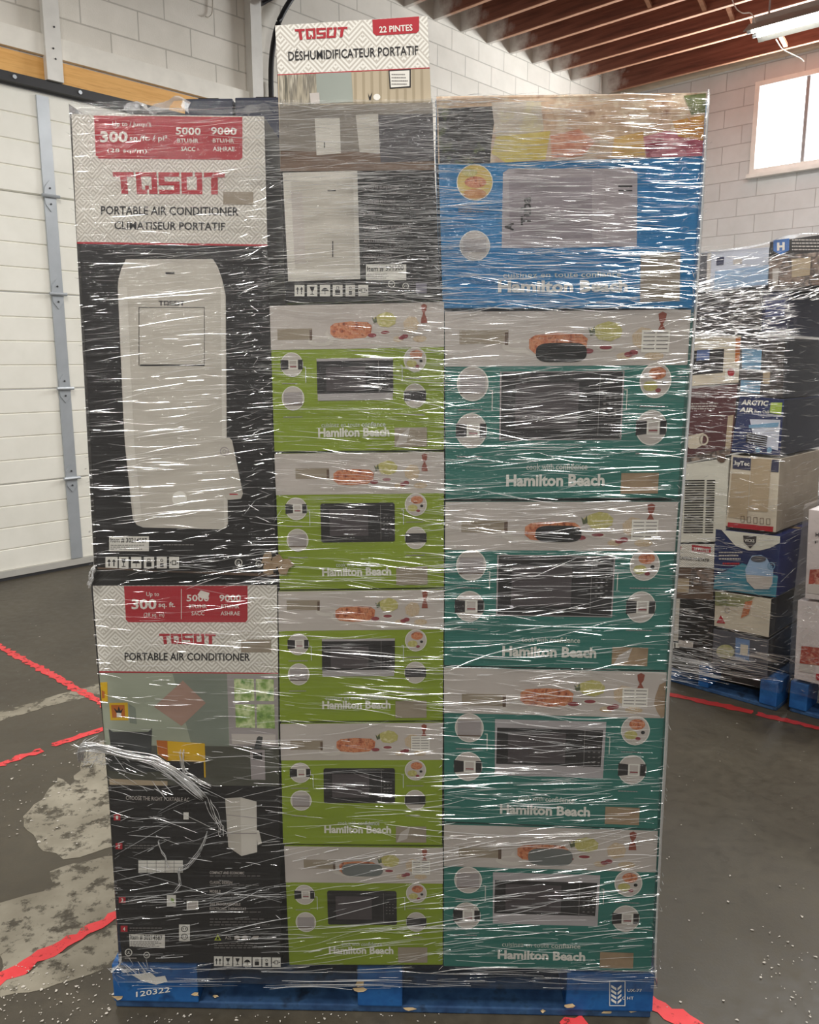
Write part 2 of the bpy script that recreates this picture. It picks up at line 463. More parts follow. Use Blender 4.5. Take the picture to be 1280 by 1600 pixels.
for a, b, wd in (((1030, 1082), (1176, 1113), .04), ((1182, 1115), (1300, 1143), .04)):
    floor_stripe(a, b, wd, M_REDP2)
# flecks of paint and torn film lying about
g = MB(); M_FLECK = flat('pale_fleck', (184, 178, 168))
def flecks(n, x0, y0, x1, y1, smin, smax):
    for _ in range(n):
        px, py = random.uniform(x0, x1), random.uniform(y0, y1)
        p = FLOOR.at(px, py, .002); r = random.uniform(smin, smax) * random.random() ** 1.5 + .0012; a0 = random.random() * 6
        pts = []
        for k in range(5):
            rr = r * random.uniform(.4, 1.2) * (1.8 if k in (0,) else 1); an = a0 + k * 2 * math.pi / 5
            pts.append(p + np.array([math.cos(an) * rr, math.sin(an) * rr, random.uniform(0, .0015)]))
        g.face(pts, M_FLECK)
flecks(120, 0, 1510, 180, 1600, .001, .0036); flecks(70, 0, 1180, 130, 1320, .002, .006)
flecks(60, 1040, 1110, 1280, 1600, .001, .0035); flecks(40, 1180, 1450, 1280, 1600, .001, .004); flecks(50, 180, 1585, 700, 1600, .001, .003); flecks(40, 0, 950, 150, 1180, .001, .005)
fl = g.build('floor_debris'); tag(fl, 'pale flecks of torn paint and film scattered on the grey concrete floor', 'debris', kind='stuff')

# left wall: concrete block above and beyond the dock door
def wallquad(u0, u1, z0, z1, v=-5.637):
    return ([room(u0, v, z0), room(u1, v, z0), room(u1, v, z1), room(u0, v, z1)], [(u0, z0), (u1, z0), (u1, z1), (u0, z1)])
wl_ = structure(uvmesh('wall_left', [wallquad(-5, 9.5, 3.37, 4.9), wallquad(4.12, 9.5, 0, 3.37)], M_BLOCK))
def boxuv(name, lo, hi, m, parent=None, bevel=0.0):
    g = MB(); g.box(lo, hi, m, room); return g.build(name, parent, None, bevel)
M_WPAINT = flat('white_painted_wood', (224, 220, 210), .5); M_WPAINT2 = flat('white_painted_steel', (214, 212, 206), .4)
t = NT('raw_pine'); v = t.coords((1, 1, 14), rot=(0, 0, -ROOM_ANGLE - math.pi / 2))
n = t.noise(v, 3.5, 5, .6)
kn = t.n('ShaderNodeTexVoronoi'); kn.inputs['Scale'].default_value = 5.5; t.l(t.coords((1, 1, 1)), kn.inputs['Vector'])
col = t.ramp(n, [(.3, alb((206, 152, 82))), (.55, alb((222, 172, 102))), (.75, alb((196, 140, 74)))])
mx = t.n('ShaderNodeMix', data_type='RGBA'); t.l(t.ramp(kn.outputs['Distance'], [(.05, (1, 1, 1)), (.11, (0, 0, 0))]), mx.inputs[0])
t.l(col, mx.inputs[6]); mx.inputs[7].default_value = (*alb((120, 74, 40)), 1); t.l(mx.outputs[2], t.b.inputs['Base Color'])
t.b.inputs['Roughness'].default_value = .6; M_PINE = t.m
structure(boxuv('trim_1', (1.0, -5.637, 3.375), (4.1, -5.60, 3.50), M_WPAINT, wl_))
structure(boxuv('trim_2', (1.0, -5.70, 3.19), (4.12, -5.632, 3.366), M_PINE, wl_))
def rm(u, v, z): return room(u, v, z)
structure(boxuv('trim_3', (2.50, -5.62, 3.228), (2.605, -5.575, 4.62), M_WPAINT2, wl_))
structure(boxuv('trim_4', (4.09, -5.637, 0.0), (4.19, -5.56, 4.62), M_WPAINT2, wl_))
# screws in the white post
g = MB(); M_DGREY = flat('dark_grey_metal', (52, 52, 54), .45); M_STEEL = flat('galvanised_steel', (168, 173, 178), .35, .35)
for u, z in ((2.56, 3.36), (2.565, 3.55), (2.55, 3.42)): g.tube([room(u, -5.575, z), room(u, -5.571, z)], .006, M_DGREY, 8)
g.build('screw_heads', wl_)
# white conduit, black cable and bracket past the post
g = MB(); g.tube([room(4.30, -5.60, 0.0), room(4.30, -5.60, 3.62)], .018, M_WPAINT2, 10); tag(g.build('conduit_pipe', None, room(4.3, -5.6, 0), smooth=True), 'thin white conduit pipe running up the block wall beside the black cable', 'pipe')
g = MB(); cp = WALLP
pth = [(416, 170), (415, 120), (417, 85), (424, 48), (436, 20), (452, -4), (470, -22)]
p = cp.at(*np.array(pth, float).T, .07)
g.tube(smooth_path(p), .021, flat('black_rubber', (30, 30, 32), .4), 10); tag(g.build('power_cable', None, p[0], smooth=True), 'thick black cable curving up the block wall behind the tall carton', 'cable')
g = MB(); p = cp.at(np.array([396, 440.]), np.array([16, -8.]), .10)
d = p[1] - p[0]
a0 = p[0]; b0 = p[1]; up = np.array([0, 0, .05]); out = -V * -.05
g.mesh([a0, b0, b0 + up, a0 + up, a0 + out, b0 + out], [(0, 1, 2, 3), (0, 4, 5, 1)], M_STEEL)
g.tube([a0 + up * .5 + out * .3, b0 + up * .5 + out * .3], .008, M_DGREY, 8)
tag(g.build('angle_bracket', None, a0), 'galvanised angle bracket high on the wall by the white post', 'bracket')
g = MB(); p = cp.at(np.array([398, 404, 412, 420, 428.]), np.array([-8, 0, 4, 2, -8.]), .20); g.tube(smooth_path(p), .02, M_DGREY, 8)
tag(g.build('door_spring', None, p[0], smooth=True), 'dark coiled spring end at the top of the white post', 'spring')
g = MB(); p = cp.at(np.array([330, 330, 329, 324, 319.]), np.array([-15, 5, 22, 28, 27.]), .02); g.tube(smooth_path(p), .005, flat('cream_wire', (190, 184, 172)), 6)
tag(g.build('wire_hook', None, p[0], smooth=True), 'thin pale wire with a hooked end hanging on the painted blocks', 'wire')

# dock door: ribbed sections, top seal bar, steel strap with hinges, bottom rail
door = bpy.data.objects.new('door_1', None); COL.objects.link(door); door.location = room(2.5, -5.66, 0); structure(door)
t = NT('door_white_steel'); v = t.coords(); n = t.noise(v, 3, 5, .6)
t.l(t.ramp(n, [(.3, alb((216, 214, 204))), (.7, alb((228, 226, 217)))]), t.b.inputs['Base Color']); t.b.inputs['Roughness'].default_value = .4; M_DOOR = t.m
joints = [0.06, .647, 1.269, 1.897, 2.523, 3.165]
for i in range(5):
    z0, z1 = joints[i] + .003, joints[i + 1] - .003
    prof = []; n = 4; h = (z1 - z0) / n
    for k in range(n):
        a = z0 + k * h
        prof += [(a, .008), (a + .006, 0), (a + h - .006, 0), (a + h - .0005, .008)]
    g = MB(); pts = []
    for z, dv in prof: pts += [room(.2, -5.66 - dv, z), room(4.1, -5.66 - dv, z)]
    m_ = len(prof)
    g.mesh(pts, [(2 * k, 2 * k + 1, 2 * k + 3, 2 * k + 2) for k in range(m_ - 1)], M_DOOR)
    pts = [room(.2, -5.70, z0), room(4.1, -5.70, z0), room(4.1, -5.70, z1), room(.2, -5.70, z1)]; g.face(pts, M_DOOR)
    for (z, dv) in (prof[0], prof[-1]): g.face([room(.2, -5.66 - dv, z), room(4.1, -5.66 - dv, z), room(4.1, -5.70, z), room(.2, -5.70, z)], M_DOOR)
    g.build('door_panel', door)
g = MB(); g.box((.2, -5.70, 3.172), (4.1, -5.60, 3.226), M_DGREY, room)
for u in (1.6, 2.3, 2.72, 3.12, 3.5): g.tube([room(u, -5.60, 3.2), room(u, -5.592, 3.2)], .013, M_STEEL, 8)
g.build('top_seal_bar', door)
g = MB(); g.box((.2, -5.70, .022), (4.1, -5.645, .066), flat('aluminium_rail', (190, 188, 182), .35, .3), room); g.build('bottom_rail', door)
g = MB(); g.box((.2, -5.70, 0), (4.1, -5.65, .022), M_DGREY, room); g.build('bottom_seal', door)
g = MB(); g.box((2.448, -5.66, .07), (2.528, -5.646, 3.14), M_STEEL, room); st = g.build('strap', door)
for z in joints[1:-1]:
    g = MB()
    for sgn in (1, -1):
        pts = [(-.04, 0), (.04, 0), (.034, .05), (0, .095), (-.034, .05)]
        f1 = [room(2.488 + a, -5.640, z + sgn * (b + .004)) for a, b in pts]; f2 = [room(2.488 + a, -5.646, z + sgn * (b + .004)) for a, b in pts]
        k = len(pts); g.mesh(f1 + f2, [tuple(range(k)), tuple(range(2 * k - 1, k - 1, -1))] + [(i, (i + 1) % k, k + (i + 1) % k, k + i) for i in range(k)], M_STEEL)
        g.tube([room(2.488, -5.640, z + sgn * .05), room(2.488, -5.634, z + sgn * .05)], .006, M_DGREY, 8)
    g.tube([room(2.43, -5.632, z), room(2.546, -5.632, z)], .011, M_STEEL, 8); g.build('hinge', door)

# back wall with the high window
VW0, VW1, ZW0, ZW1 = -3.86, -1.9, 3.46, 4.40
def bq(v0, v1, z0, z1): return ([room(9.5, v0, z0), room(9.5, v1, z0), room(9.5, v1, z1), room(9.5, v0, z1)], [(v0, z0), (v1, z0), (v1, z1), (v0, z1)])
structure(uvmesh('wall_back', [bq(-5.7, VW0, 0, 4.9), bq(VW0, VW1, 0, ZW0), bq(VW0, VW1, ZW1, 4.9), bq(VW1, 5, 0, 4.9)], M_BLOCKB))
win = bpy.data.objects.new('window_1', None); COL.objects.link(win); win.location = room(9.5, (VW0 + VW1) / 2, ZW0); structure(win)
M_ALU = flat('white_aluminium', (226, 224, 220), .35)
def wbox(g, v0, v1, z0, z1, u0=9.45, u1=9.56, m=None): g.box((u0, v0, z0), (u1, v1, z1), m or M_ALU, room)
g = MB(); fw = .05
wbox(g, VW0, VW1, ZW0, ZW0 + fw); wbox(g, VW0, VW1, ZW1 - fw, ZW1); wbox(g, VW0, VW0 + fw, ZW0 + fw, ZW1 - fw); wbox(g, VW1 - fw, VW1, ZW0 + fw, ZW1 - fw)
g.build('window_frame', win)
M_ALU2 = flat('grey_aluminium', (150, 150, 152), .4)
for v0 in (-3.335, -2.62):
    g = MB(); wbox(g, v0, v0 + .035, ZW0 + fw, ZW1 - fw, 9.47, 9.53, M_ALU2); g.build('mullion', win)
g = MB(); wbox(g, VW0 - .02, VW1 + .02, ZW0 - .04, ZW0, 9.42, 9.56); g.build('window_sill', win)
t = NT('daylit_pane'); t.b.inputs['Base Color'].default_value = (.9, .93, .95, 1); t.b.inputs['Emission Color'].default_value = (.96, .98, 1, 1)
t.b.inputs['Emission Strength'].default_value = 3.2; t.b.inputs['Roughness'].default_value = .1; M_PANE = t.m
for a, b in ((VW0 + fw, -3.335), (-3.30, -2.62), (-2.585, VW1 - fw)):
    g = MB(); wbox(g, a, b, ZW0 + fw, ZW1 - fw, 9.49, 9.50, M_PANE); g.build('pane', win)

# ceiling: dark joists under a board deck, ends overspread with white wall paint
def timber(name, c1, c2, c3):
    t = NT(name)
    tc = t.n('ShaderNodeTexCoord'); 
    rot = t.n('ShaderNodeMapping'); rot.inputs['Rotation'].default_value = (0, 0, -ROOM_ANGLE); t.l(tc.outputs['Object'], rot.inputs['Vector'])
    mp = t.n('ShaderNodeMapping'); mp.inputs['Scale'].default_value = (1, 8, 14); t.l(rot.outputs[0], mp.inputs['Vector'])
    n = t.noise(mp.outputs[0], 2.2, 5, .6)
    col = t.ramp(n, [(.3, alb(c1)), (.5, alb(c2)), (.72, alb(c3))])
    sp = t.n('ShaderNodeSeparateXYZ'); t.l(rot.outputs[0], sp.inputs[0])
    n2 = t.noise(rot.outputs[0], 7, 4, .6)
    e = t.math('ADD', sp.outputs[0], t.math('MULTIPLY', n2, .5))
    k = t.ramp(e, [(.30, (1, 1, 1)), (.55, (0, 0, 0))])
    mx = t.n('ShaderNodeMix', data_type='RGBA'); t.l(k, mx.inputs[0]); t.l(col, mx.inputs[6]); mx.inputs[7].default_value = (*alb((205, 200, 194)), 1)
    t.l(mx.outputs[2], t.b.inputs['Base Color']); t.b.inputs['Roughness'].default_value = .7
    return t.m
M_JOIST = timber('dark_stained_joist', (92, 54, 42), (118, 72, 56), (134, 88, 70))
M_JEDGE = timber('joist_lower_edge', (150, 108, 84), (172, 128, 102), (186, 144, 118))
M_DECK = timber('dark_deck_boards', (84, 50, 40), (106, 66, 54), (120, 80, 66))
ceil = MB(); ceil.box((-5, -5.7, 4.86), (9.6, 5, 4.92), M_DECK, room); ceil = structure(ceil.build('ceiling', None, room(0, -5.637, 4.86)))
ju = [9.295, 8.62, 8.245, 7.86, 7.45, 7.07, 6.66, 6.265] + [6.265 - .4 * k for k in range(1, 26)]
for u in ju:
    g = MB(); g.box((u - .02, -5.637, 4.605), (u + .02, 4.5, 4.86), M_JOIST, room)
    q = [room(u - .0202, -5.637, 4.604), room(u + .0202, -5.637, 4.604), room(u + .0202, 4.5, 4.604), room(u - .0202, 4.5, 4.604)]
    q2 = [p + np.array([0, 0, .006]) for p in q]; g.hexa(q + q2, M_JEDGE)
    g.build('joist', ceil, room(u, -5.637, 4.86))
# ledger against the back wall, painted like the wall
g = MB(); g.box((9.42, -5.637, 4.60), (9.5, 5, 4.86), flat('painted_ledger', (206, 192, 172)), room); g.build('ledger', ceil)
for i, v0 in enumerate((-4.05, -3.72, -3.62, -3.55, -3.50)):       # cross bridging between joists
    u0, u1 = ju[5 - i] if 5 - i >= 0 else 9.3, ju[max(0, 4 - i)]
    for k in (0, 1):
        g = MB(); za, zb = (4.63, 4.84) if k else (4.84, 4.63)
        a = room(u0 + .02, v0 + .03 * k, za); b = room(u1 - .02, v0 + .03 * k, zb); d = np.array([0, 0, .03]); e = V * .02
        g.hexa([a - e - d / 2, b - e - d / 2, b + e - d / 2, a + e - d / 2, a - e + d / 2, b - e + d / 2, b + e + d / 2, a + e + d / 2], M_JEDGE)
        g.build('bridging', ceil)

# the visible fluorescent fitting
lu, lv0, lv1, lz = 7.60, -3.17, -1.92, 4.20
lamp = bpy.data.objects.new('fluorescent_lamp', None); COL.objects.link(lamp); lamp.location = room(lu, (lv0 + lv1) / 2, lz + .12)
tag(lamp, 'hanging fluorescent strip lamp with a pale reflector below the dark joists', 'lamp')
M_ENAM = flat('enamel_grey', (168, 168, 164), .35)
g = MB(); prof = [(-.17, 0), (-.06, .085), (.06, .085), (.17, 0), (.165, -.004), (.055, .078), (-.055, .078), (-.165, -.004)]
pts = [room(lu + a, v, lz + b) for v in (lv0, lv1) for a, b in prof]; k = len(prof)
g.mesh(pts, [(i, (i + 1) % k, k + (i + 1) % k, k + i) for i in range(k)] + [tuple(range(k))[::-1], tuple(range(k, 2 * k))], M_ENAM); g.build('reflector', lamp)
g = MB(); g.box((lu - .05, lv0 + .02, lz + .085), (lu + .05, lv1 - .02, lz + .13), M_ENAM, room); g.build('ballast_housing', lamp)
t = NT('lit_tube'); t.b.inputs['Base Color'].default_value = (.95, .95, .93, 1); t.b.inputs['Emission Color'].default_value = (1, .97, .9, 1); t.b.inputs['Emission Strength'].default_value = 9; M_TUBE = t.m
for du in (-.06, .06):
    g = MB(); g.tube([room(lu + du, lv0 + .03, lz + .022), room(lu + du, lv1 - .03, lz + .022)], .019, M_TUBE, 12); g.build('tube', lamp, smooth=True)
for du in (-.06, .06):
    g = MB(); g.tube([room(lu + du, lv0 - .01, lz + .022), room(lu + du, lv0 + .03, lz + .022)], .016, M_STEEL, 10); g.build('tube_socket', lamp)
g = MB(); g.tube([room(lu, -3.03, lz + .12), room(lu, -3.03, 4.62)], .008, M_ALU2, 8); g.build('hanging_rod', lamp)
g = MB(); g.tube([room(lu, -2.1, lz + .12), room(lu, -2.1, 4.62)], .008, M_ALU2, 8); g.build('hanging_rod', lamp)
M_WIRE = flat('white_wire', (226, 222, 214))
g = MB(); pts = []
LP = Plane(U * 7.5, U)
p = LP.at(*np.array([(1142, -6), (1150, 12), (1160, 20), (1172, 20), (1178, 27), (1181, 36)], float).T); g.tube(smooth_path(p), .0045, M_WIRE, 6); g.build('cord', lamp, smooth=True); g = MB()
p = LP.at(*np.array([(1213, 62), (1222, 76), (1236, 84), (1250, 91), (1256, 96)], float).T); g.tube(smooth_path(p), .0045, M_WIRE, 6)
g.build('cord', lamp, smooth=True)
tl = tube_light(lu, (lv0 + lv1) / 2, lz - .02, 24); 

# ================================================================ THE MAIN PALLET
M_PBLUE = speck('pallet_blue_paint', [(20, 68, 122), (26, 82, 142), (32, 92, 152), (20, 60, 106)], 16, .55)
M_PBLUE2 = speck('pallet_worn_shaded_blue', [(30, 54, 88), (38, 68, 106), (50, 82, 120), (28, 44, 66)], 18, .65)  # worn paint, darker still because the shade inside the pallet is painted in
M_RAW = flat('splintered_wood', (206, 180, 138), .7)
def pallet(pl, e0, e1, depth, blocks, label, face_mats=None, h=.118):
    """blocks: [(e0, e1)] along the front; three rows deep"""
    fr = lambda e, y, z: pl.loc(e, z, -y)
    root = bpy.data.objects.new('blue_pallet', None); COL.objects.link(root); root.location = fr((e0 + e1) / 2, depth / 2, 0)
    tag(root, label, 'pallet')
    for k, (a, b) in enumerate(blocks):
        for r in range(3):
            y0 = (0, depth / 2 - .05, depth - .14)[r]
            g = MB(); g.box((a, y0, .0185), (b, y0 + .14, h - (.022 if r else .0035)), M_PBLUE, fr); g.build('block', root, bevel=.004)
    for r in range(3):
        y0 = (0.004, depth / 2 - .05, depth - .144)[r]
        g = MB(); g.box((e0 + .004, y0, 0.001), (e1 - .004, y0 + .13, .018), M_PBLUE2, fr); g.build('bottom_board', root, bevel=.003)
    n = 6; gap = .02; wd = (depth - .145 - gap * (n - 1)) / n
    for k in range(n):
        g = MB(); g.box((e0, .145 + k * (wd + gap), h - .0215), (e1, .145 + k * (wd + gap) + wd, h), M_PBLUE2, fr); g.build('deck_board', root, bevel=.003)
    return root
main_pal = pallet(FRONT, -.678, .548, 1.0, [(-.676, -.481), (-.118, -.016), (.352, .547)], 'worn blue wooden pallet under the tall wrapped stack of appliance cartons')
a = Art(FRONT)
a.text('120322', (213, 1557), (266, 1549), 8, M_WHITE, .0014, .012)
a.poly([(205, 1522), (236, 1519), (244, 1526), (258, 1524), (262, 1533), (244, 1538), (222, 1532)], M_WHITE, .0012)
BLK = [c for c in main_pal.children if c.name.startswith('block')]
a.build('stencil_marks', BLK[0], 'white stencilled date and paint smear on the blue block')
a = Art(FRONT)
for r_ in ((952, 1532, 977, 1533.2), (952, 1570, 977, 1571.2), (952, 1532, 953.2, 1571), (976, 1532, 977.2, 1571)): a.rect(*r_, M_WHITE, .0014)
for k in range(4):
    y = 1538 + k * 7
    a.poly([(955, y), (963, y + 5), (963, y + 9), (955, y + 4)], M_WHITE, .0014); a.poly([(971, y), (965, y + 5), (965, y + 9), (971, y + 4)], M_WHITE, .0014)
a.text('UX-77', (980, 1549), (1003, 1549), 4.5, M_WHITE, .0014, .01); a.text('C HT', (972, 1561), (990, 1561), 4.5, M_WHITE, .0014, .01)
a.build('stencil_emblem', BLK[6], 'white stencilled shield emblem and code on the blue block')
for px, py, r in ((186, 1558, .012), (306, 1552, .008), (337, 1556, .006), (888, 1570, .010), (900, 1573, .007), (562, 1545, .012), (640, 1578, .012), (850, 1581, .006), (950, 1583, .01), (990, 1578, .014), (562, 1536, .012)):
    g = MB(); p = FRONT.at(px, py, .0005 if py < 1572 else -.004); pts = []
    for k in range(7):
        an = k * 2 * math.pi / 7; rr = r * random.uniform(.5, 1.3); pts.append(p + FRONT.e * math.cos(an) * rr * 1.3 + np.array([0, 0, math.sin(an) * rr * .6]) - FRONT.n * random.uniform(.0005, .003))
    g.face(pts[::-1], M_RAW); g.build('splinter', main_pal)['label'] = 'raw wood chip where the blue paint has split'

# ---------------------------------------------------------------- the two air conditioner cartons
def cert_row(a, xs, y0, y1, kinds=None):
    for k, (x0, x1) in enumerate(xs): a.icon(x0, y0, x1, y1, (kinds or range(6))[k] if kinds else min(k, 5))
qA = [(112, 178), (413, 182), (432.5, 902), (152, 886)]
bx = carton('air_conditioner_carton', FRONT, qA, .42, M_BLACK, 'upper black air conditioner carton picturing a large pale portable unit and a remote', 'carton', None, M_BLACK)
a = Art(FRONT); a.poly([(112, 178), (413, 182), (418, 384), (120.5, 379)], M_CHEV); a.poly([(120.4, 378), (418, 382), (418, 385), (120.6, 381)], M_RED, .0008)
a.build('header_panel', bx)
a = Art(FRONT); a.poly([(147, 181), (379, 183), (379, 246), (376, 250), (155, 248), (150, 243)], M_RED, .001); bdg = a.build('capacity_badge', bx); a = Art(FRONT)
W = M_WHITE
a.text('Up to / Jusqu\'\u00e0', (176, 197), (237, 198), 7, W, .0014, .005); a.text('300', (157, 222), (200, 222), 16, W, .0014, .03)
a.text('sq./ft. / pi\u00b2', (203, 220), (262, 220), 8, W, .0014, .01); a.text('(28 sq./m)', (168, 238), (230, 239), 6, W, .0014)
for x0, x1, n_, sub in ((275, 314, '5000', 'SACC'), (330, 370, '9000', 'ASHRAE')):
    c = (x0 + x1) / 2; a.text(n_, (x0, 210), (x1, 211), 11, W, .0014, .02); a.text('BTU/HR', (c - 17, 223), (c + 16, 223.5), 6.5, W, .0014, .01); a.text(sub, (c - (11 if len(sub) == 4 else 17), 236), (c + (11 if len(sub) == 4 else 17), 236.5), 6.5, W, .0014, .01)
a.build('badge_lettering', bdg)
a = Art(FRONT); a.logo([(175, 269), (353, 270), (353, 304), (178, 303)], M_RED); a.build('maker_logo', bx)
a = Art(FRONT); a.text('PORTABLE AIR CONDITIONER', (158, 335), (373, 337), 13, M_INK, .0012, .018); a.text('CLIMATISEUR PORTATIF', (179, 358), (352, 360), 12, M_INK, .0012, .018); a.build('lettering', bx)
a = Art(FRONT); a.rect(349, 300, 396, 320, M_KRAFT2, .0014); a.build('kraft_patch', bx)
a = Art(FRONT)
out = [(197, 405), (333, 405), (341, 418), (347.5, 437), (353, 463), (354.5, 682), (356.5, 818), (353, 825), (347, 827), (224, 824), (214, 820), (208, 811), (195.6, 696), (193, 651), (184.4, 449), (186, 434), (190, 420)]
a.poly(out, M_UNIT, .001)
a.poly([(345, 440), (352, 463), (353.5, 682), (355.5, 818), (351, 824), (347.5, 690)], M_UNIT2, .0014)
a.poly([(185.5, 449), (199, 449), (210, 690), (222, 812), (212, 816), (196.5, 696), (194, 651)], M_UNIT2, .0014)
for r_ in ((217, 480, 320, 480.8), (217, 480, 217.9, 571), (319.2, 480, 320, 572), (219, 569.5, 320, 571.8)): a.rect(*r_, M_INK, .0016)
a.rect(259, 425.5, 273, 428.3, M_INK, .0016); a.logo([(248, 470), (289, 470), (289, 477.5), (248, 477.5)], M_DARK2, .0016)
a.ell(281, 779, 11.7, 11.7, M_WHITE, .0016); a.build('product_picture', bx, 'printed pale portable air conditioner')
a = Art(FRONT); a.poly([(335, 690), (338, 685), (359, 684), (363, 688), (380, 771), (377, 779), (357, 781), (351, 776)], M_UNIT, .0018)
a.ring(351, 705, 7, 7, 1.4, M_MGREY, .0021); a.ring(351, 705, 3, 3, 1, M_MGREY, .0021); a.rect(359, 771, 372, 773, M_RED, .0021); a.build('remote_picture', bx)
a = Art(FRONT); a.rect(171, 838, 233, 861, M_WHITE, .001); stk = a.build('item_sticker', bx); a = Art(FRONT); a.text('Item # 30214587', (173, 847), (230, 847.5), 7, M_INK, .0014, .01); a.lines(173, 851, 228, 3, 3, M_GREEK, 1.2, .0014); a.build('sticker_lettering', stk)
a = Art(FRONT); cert_row(a, [(165, 184), (186, 201), (205, 221), (225, 241), (245, 261), (264.5, 280)], 870, 888); a.build('handling_icons', bx)
a = Art(FRONT); a.cert(373, 879, 6, 'UL'); a.lines(364, 887, 385, 2, 2.5, M_LGREY, 1, .001); a.build('certification_mark', bx); a = Art(FRONT); a.cert(405, 881, 5.5, 'c'); a.build('certification_mark', bx); a = Art(FRONT); a.lines(255, 850, 308, 1, 3, M_GREEK, 2, .001); a.build('small_print', bx)
a = Art(FRONT); a.poly([(153, 889), (432, 896), (432, 901.5), (152.5, 886)], M_BROWN, .0008); a.build('bottom_edge_strip', bx)

qL = [(145, 915), (433, 914), (440, 1506.5), (190, 1503)]
bl = carton('air_conditioner_carton', FRONT, qL, .42, M_BLACK, 'lower air conditioner carton printed with a living room scene, standing on the pallet', 'carton', None, M_BLACK)
a = Art(FRONT); a.poly([(145, 915), (433, 914), (434.7, 1052), (155.2, 1049)], M_CHEVB); a.poly([(155.2, 1048.5), (434.7, 1051), (434.7, 1053), (155.3, 1050.6)], M_RED, .0008); a.build('header_panel', bl)
a = Art(FRONT); a.poly([(194, 915.5), (387, 915), (387, 968), (384, 972), (201, 972), (197, 968)], M_RED, .001); a.rect(283.3, 920, 284.2, 967, M_WHITE, .0014); bdg = a.build('capacity_badge', bl); a = Art(FRONT)
a.text('Up to', (229, 931), (249, 931), 6.5, W, .0014, .006); a.text('300', (206, 951), (245, 951), 15, W, .0014, .03); a.text('sq. ft.', (248, 948), (274, 948), 7.5, W, .0014, .02); a.text('(28 sq. m)', (225, 963), (257, 963), 6, W, .0014, .004)
for x0, x1, n_, sub in ((292, 327, '5000', 'SACC'), (343, 377, '9000', 'ASHRAE')):
    c = (x0 + x1) / 2; a.text(n_, (x0, 939), (x1, 939), 10, W, .0014, .02); a.text('BTU/HR', (c - 14, 950), (c + 14, 950), 6, W, .0014, .01); a.text(sub, (c - (10 if len(sub) == 4 else 15), 961), (c + (10 if len(sub) == 4 else 15), 961), 6, W, .0014, .01)
a.build('badge_lettering', bdg)
a = Art(FRONT); a.poly([(309, 929), (314, 922), (328, 926), (325, 936), (314, 934)], W, .002); a.build('torn_paper_chip', bl)
a = Art(FRONT); a.logo([(248, 990), (338, 990), (338, 1006), (250, 1006)], M_RED); a.build('maker_logo', bl)
a = Art(FRONT); a.text('PORTABLE AIR CONDITIONER', (195, 1031), (391, 1032), 11.5, M_INK, .0012, .018); a.build('lettering', bl)
a = Art(FRONT); a.rect(377, 999, 424, 1019, M_KRAFT2, .0014); a.build('kraft_patch', bl)
# the printed room scene
a = Art(FRONT)
M_SAGE = flat('sage_print', (158, 164, 146)); M_SAGE2 = flat('deep_sage_print', (126, 134, 122)); M_CHAIR = flat('chair_print', (62, 64, 64)); M_UNDER = flat('olive_grey_print', (80, 80, 70))
a.poly([(155.4, 1051), (434.7, 1053), (436.5, 1228), (168.8, 1226)], M_SAGE, .0008)
a.poly([(270, 1052.5), (355, 1052.7), (358, 1165), (300, 1165)], M_SAGE2, .0010)
a.poly([(163, 1164), (436, 1166), (436.5, 1228), (168.8, 1226)], M_UNDER, .0010)
a.poly([(157, 1066), (168, 1065), (169, 1096), (159, 1095)], M_YEL, .0014); a.poly([(159, 1078), (164, 1080), (164, 1090), (160, 1091)], M_ORANGE, .0017)
a.poly([(171, 1098), (200, 1097), (201, 1125), (173, 1125)], M_YEL, .0014); a.poly([(174, 1101), (195, 1101), (196, 1120), (176, 1121)], M_ORANGE, .0017)
a.poly([(201, 1099), (212, 1106), (214, 1131), (203, 1129)], M_SAGE2, .0012)
a.poly([(182, 1113), (178, 1105), (184, 1110), (186, 1103), (189, 1110), (193, 1106), (190, 1114)], M_INK, .002); a.rect(183, 1113, 190, 1120, W, .002)
a.poly([(286, 1063), (322, 1098), (284, 1134), (241, 1104)], M_SALMON, .0014)
a.poly([(355, 1054), (434, 1055), (435, 1166), (359, 1165)], M_MGREY, .0014)
a.poly([(366, 1060), (428, 1061), (428.5, 1095), (367, 1094)], M_LEAF, .0018); a.poly([(368, 1100), (429, 1100), (430, 1138), (369, 1136)], M_LEAF, .0018); a.poly([(362, 1146), (431, 1147), (431, 1163), (363, 1162)], M_LGREY, .0018)
a.poly([(397, 1060), (400, 1060), (402, 1137), (399, 1137)], M_MGREY, .002)
a.poly([(170, 1138), (177, 1143), (232, 1143), (238, 1137), (236, 1185), (176, 1185)], M_CHAIR, .0018); a.poly([(167, 1180), (245, 1184), (247, 1205), (200, 1207), (170, 1203)], M_CHAIR, .0017)
a.poly([(245, 1156), (319, 1161), (320, 1190), (262, 1188), (247, 1178)], M_YEL, .0018); a.poly([(245, 1156), (262, 1157), (263, 1188), (248, 1178)], M_ORANGE, .002)
a.poly([(262, 1188), (320, 1190), (321, 1215), (270, 1213)], M_INK, .0017); a.poly([(318, 1161), (320.5, 1161), (322, 1214), (319.5, 1214)], M_YEL, .002)
a.poly([(171, 1216), (262, 1220), (262, 1227), (172, 1225.5)], M_TAN, .0018)
a.poly([(391, 1172), (393, 1170.5), (414, 1171), (415, 1218), (393, 1217)], M_MGREY, .0018); a.rect(395.5, 1175.5, 410, 1186, M_INK, .002); a.poly([(402, 1152), (405, 1149.5), (411, 1151), (408, 1171), (397, 1170)], M_CHAIR, .0019)
a.build('room_scene_picture', bl, 'printed living room with yellow shelves, diamond wall hanging and window')
a = Art(FRONT)
a.text('CHOOSE THE RIGHT PORTABLE AC', (197, 1249), (296, 1252), 6, M_LGREY, .0012, .006); a.build('heading', bl)
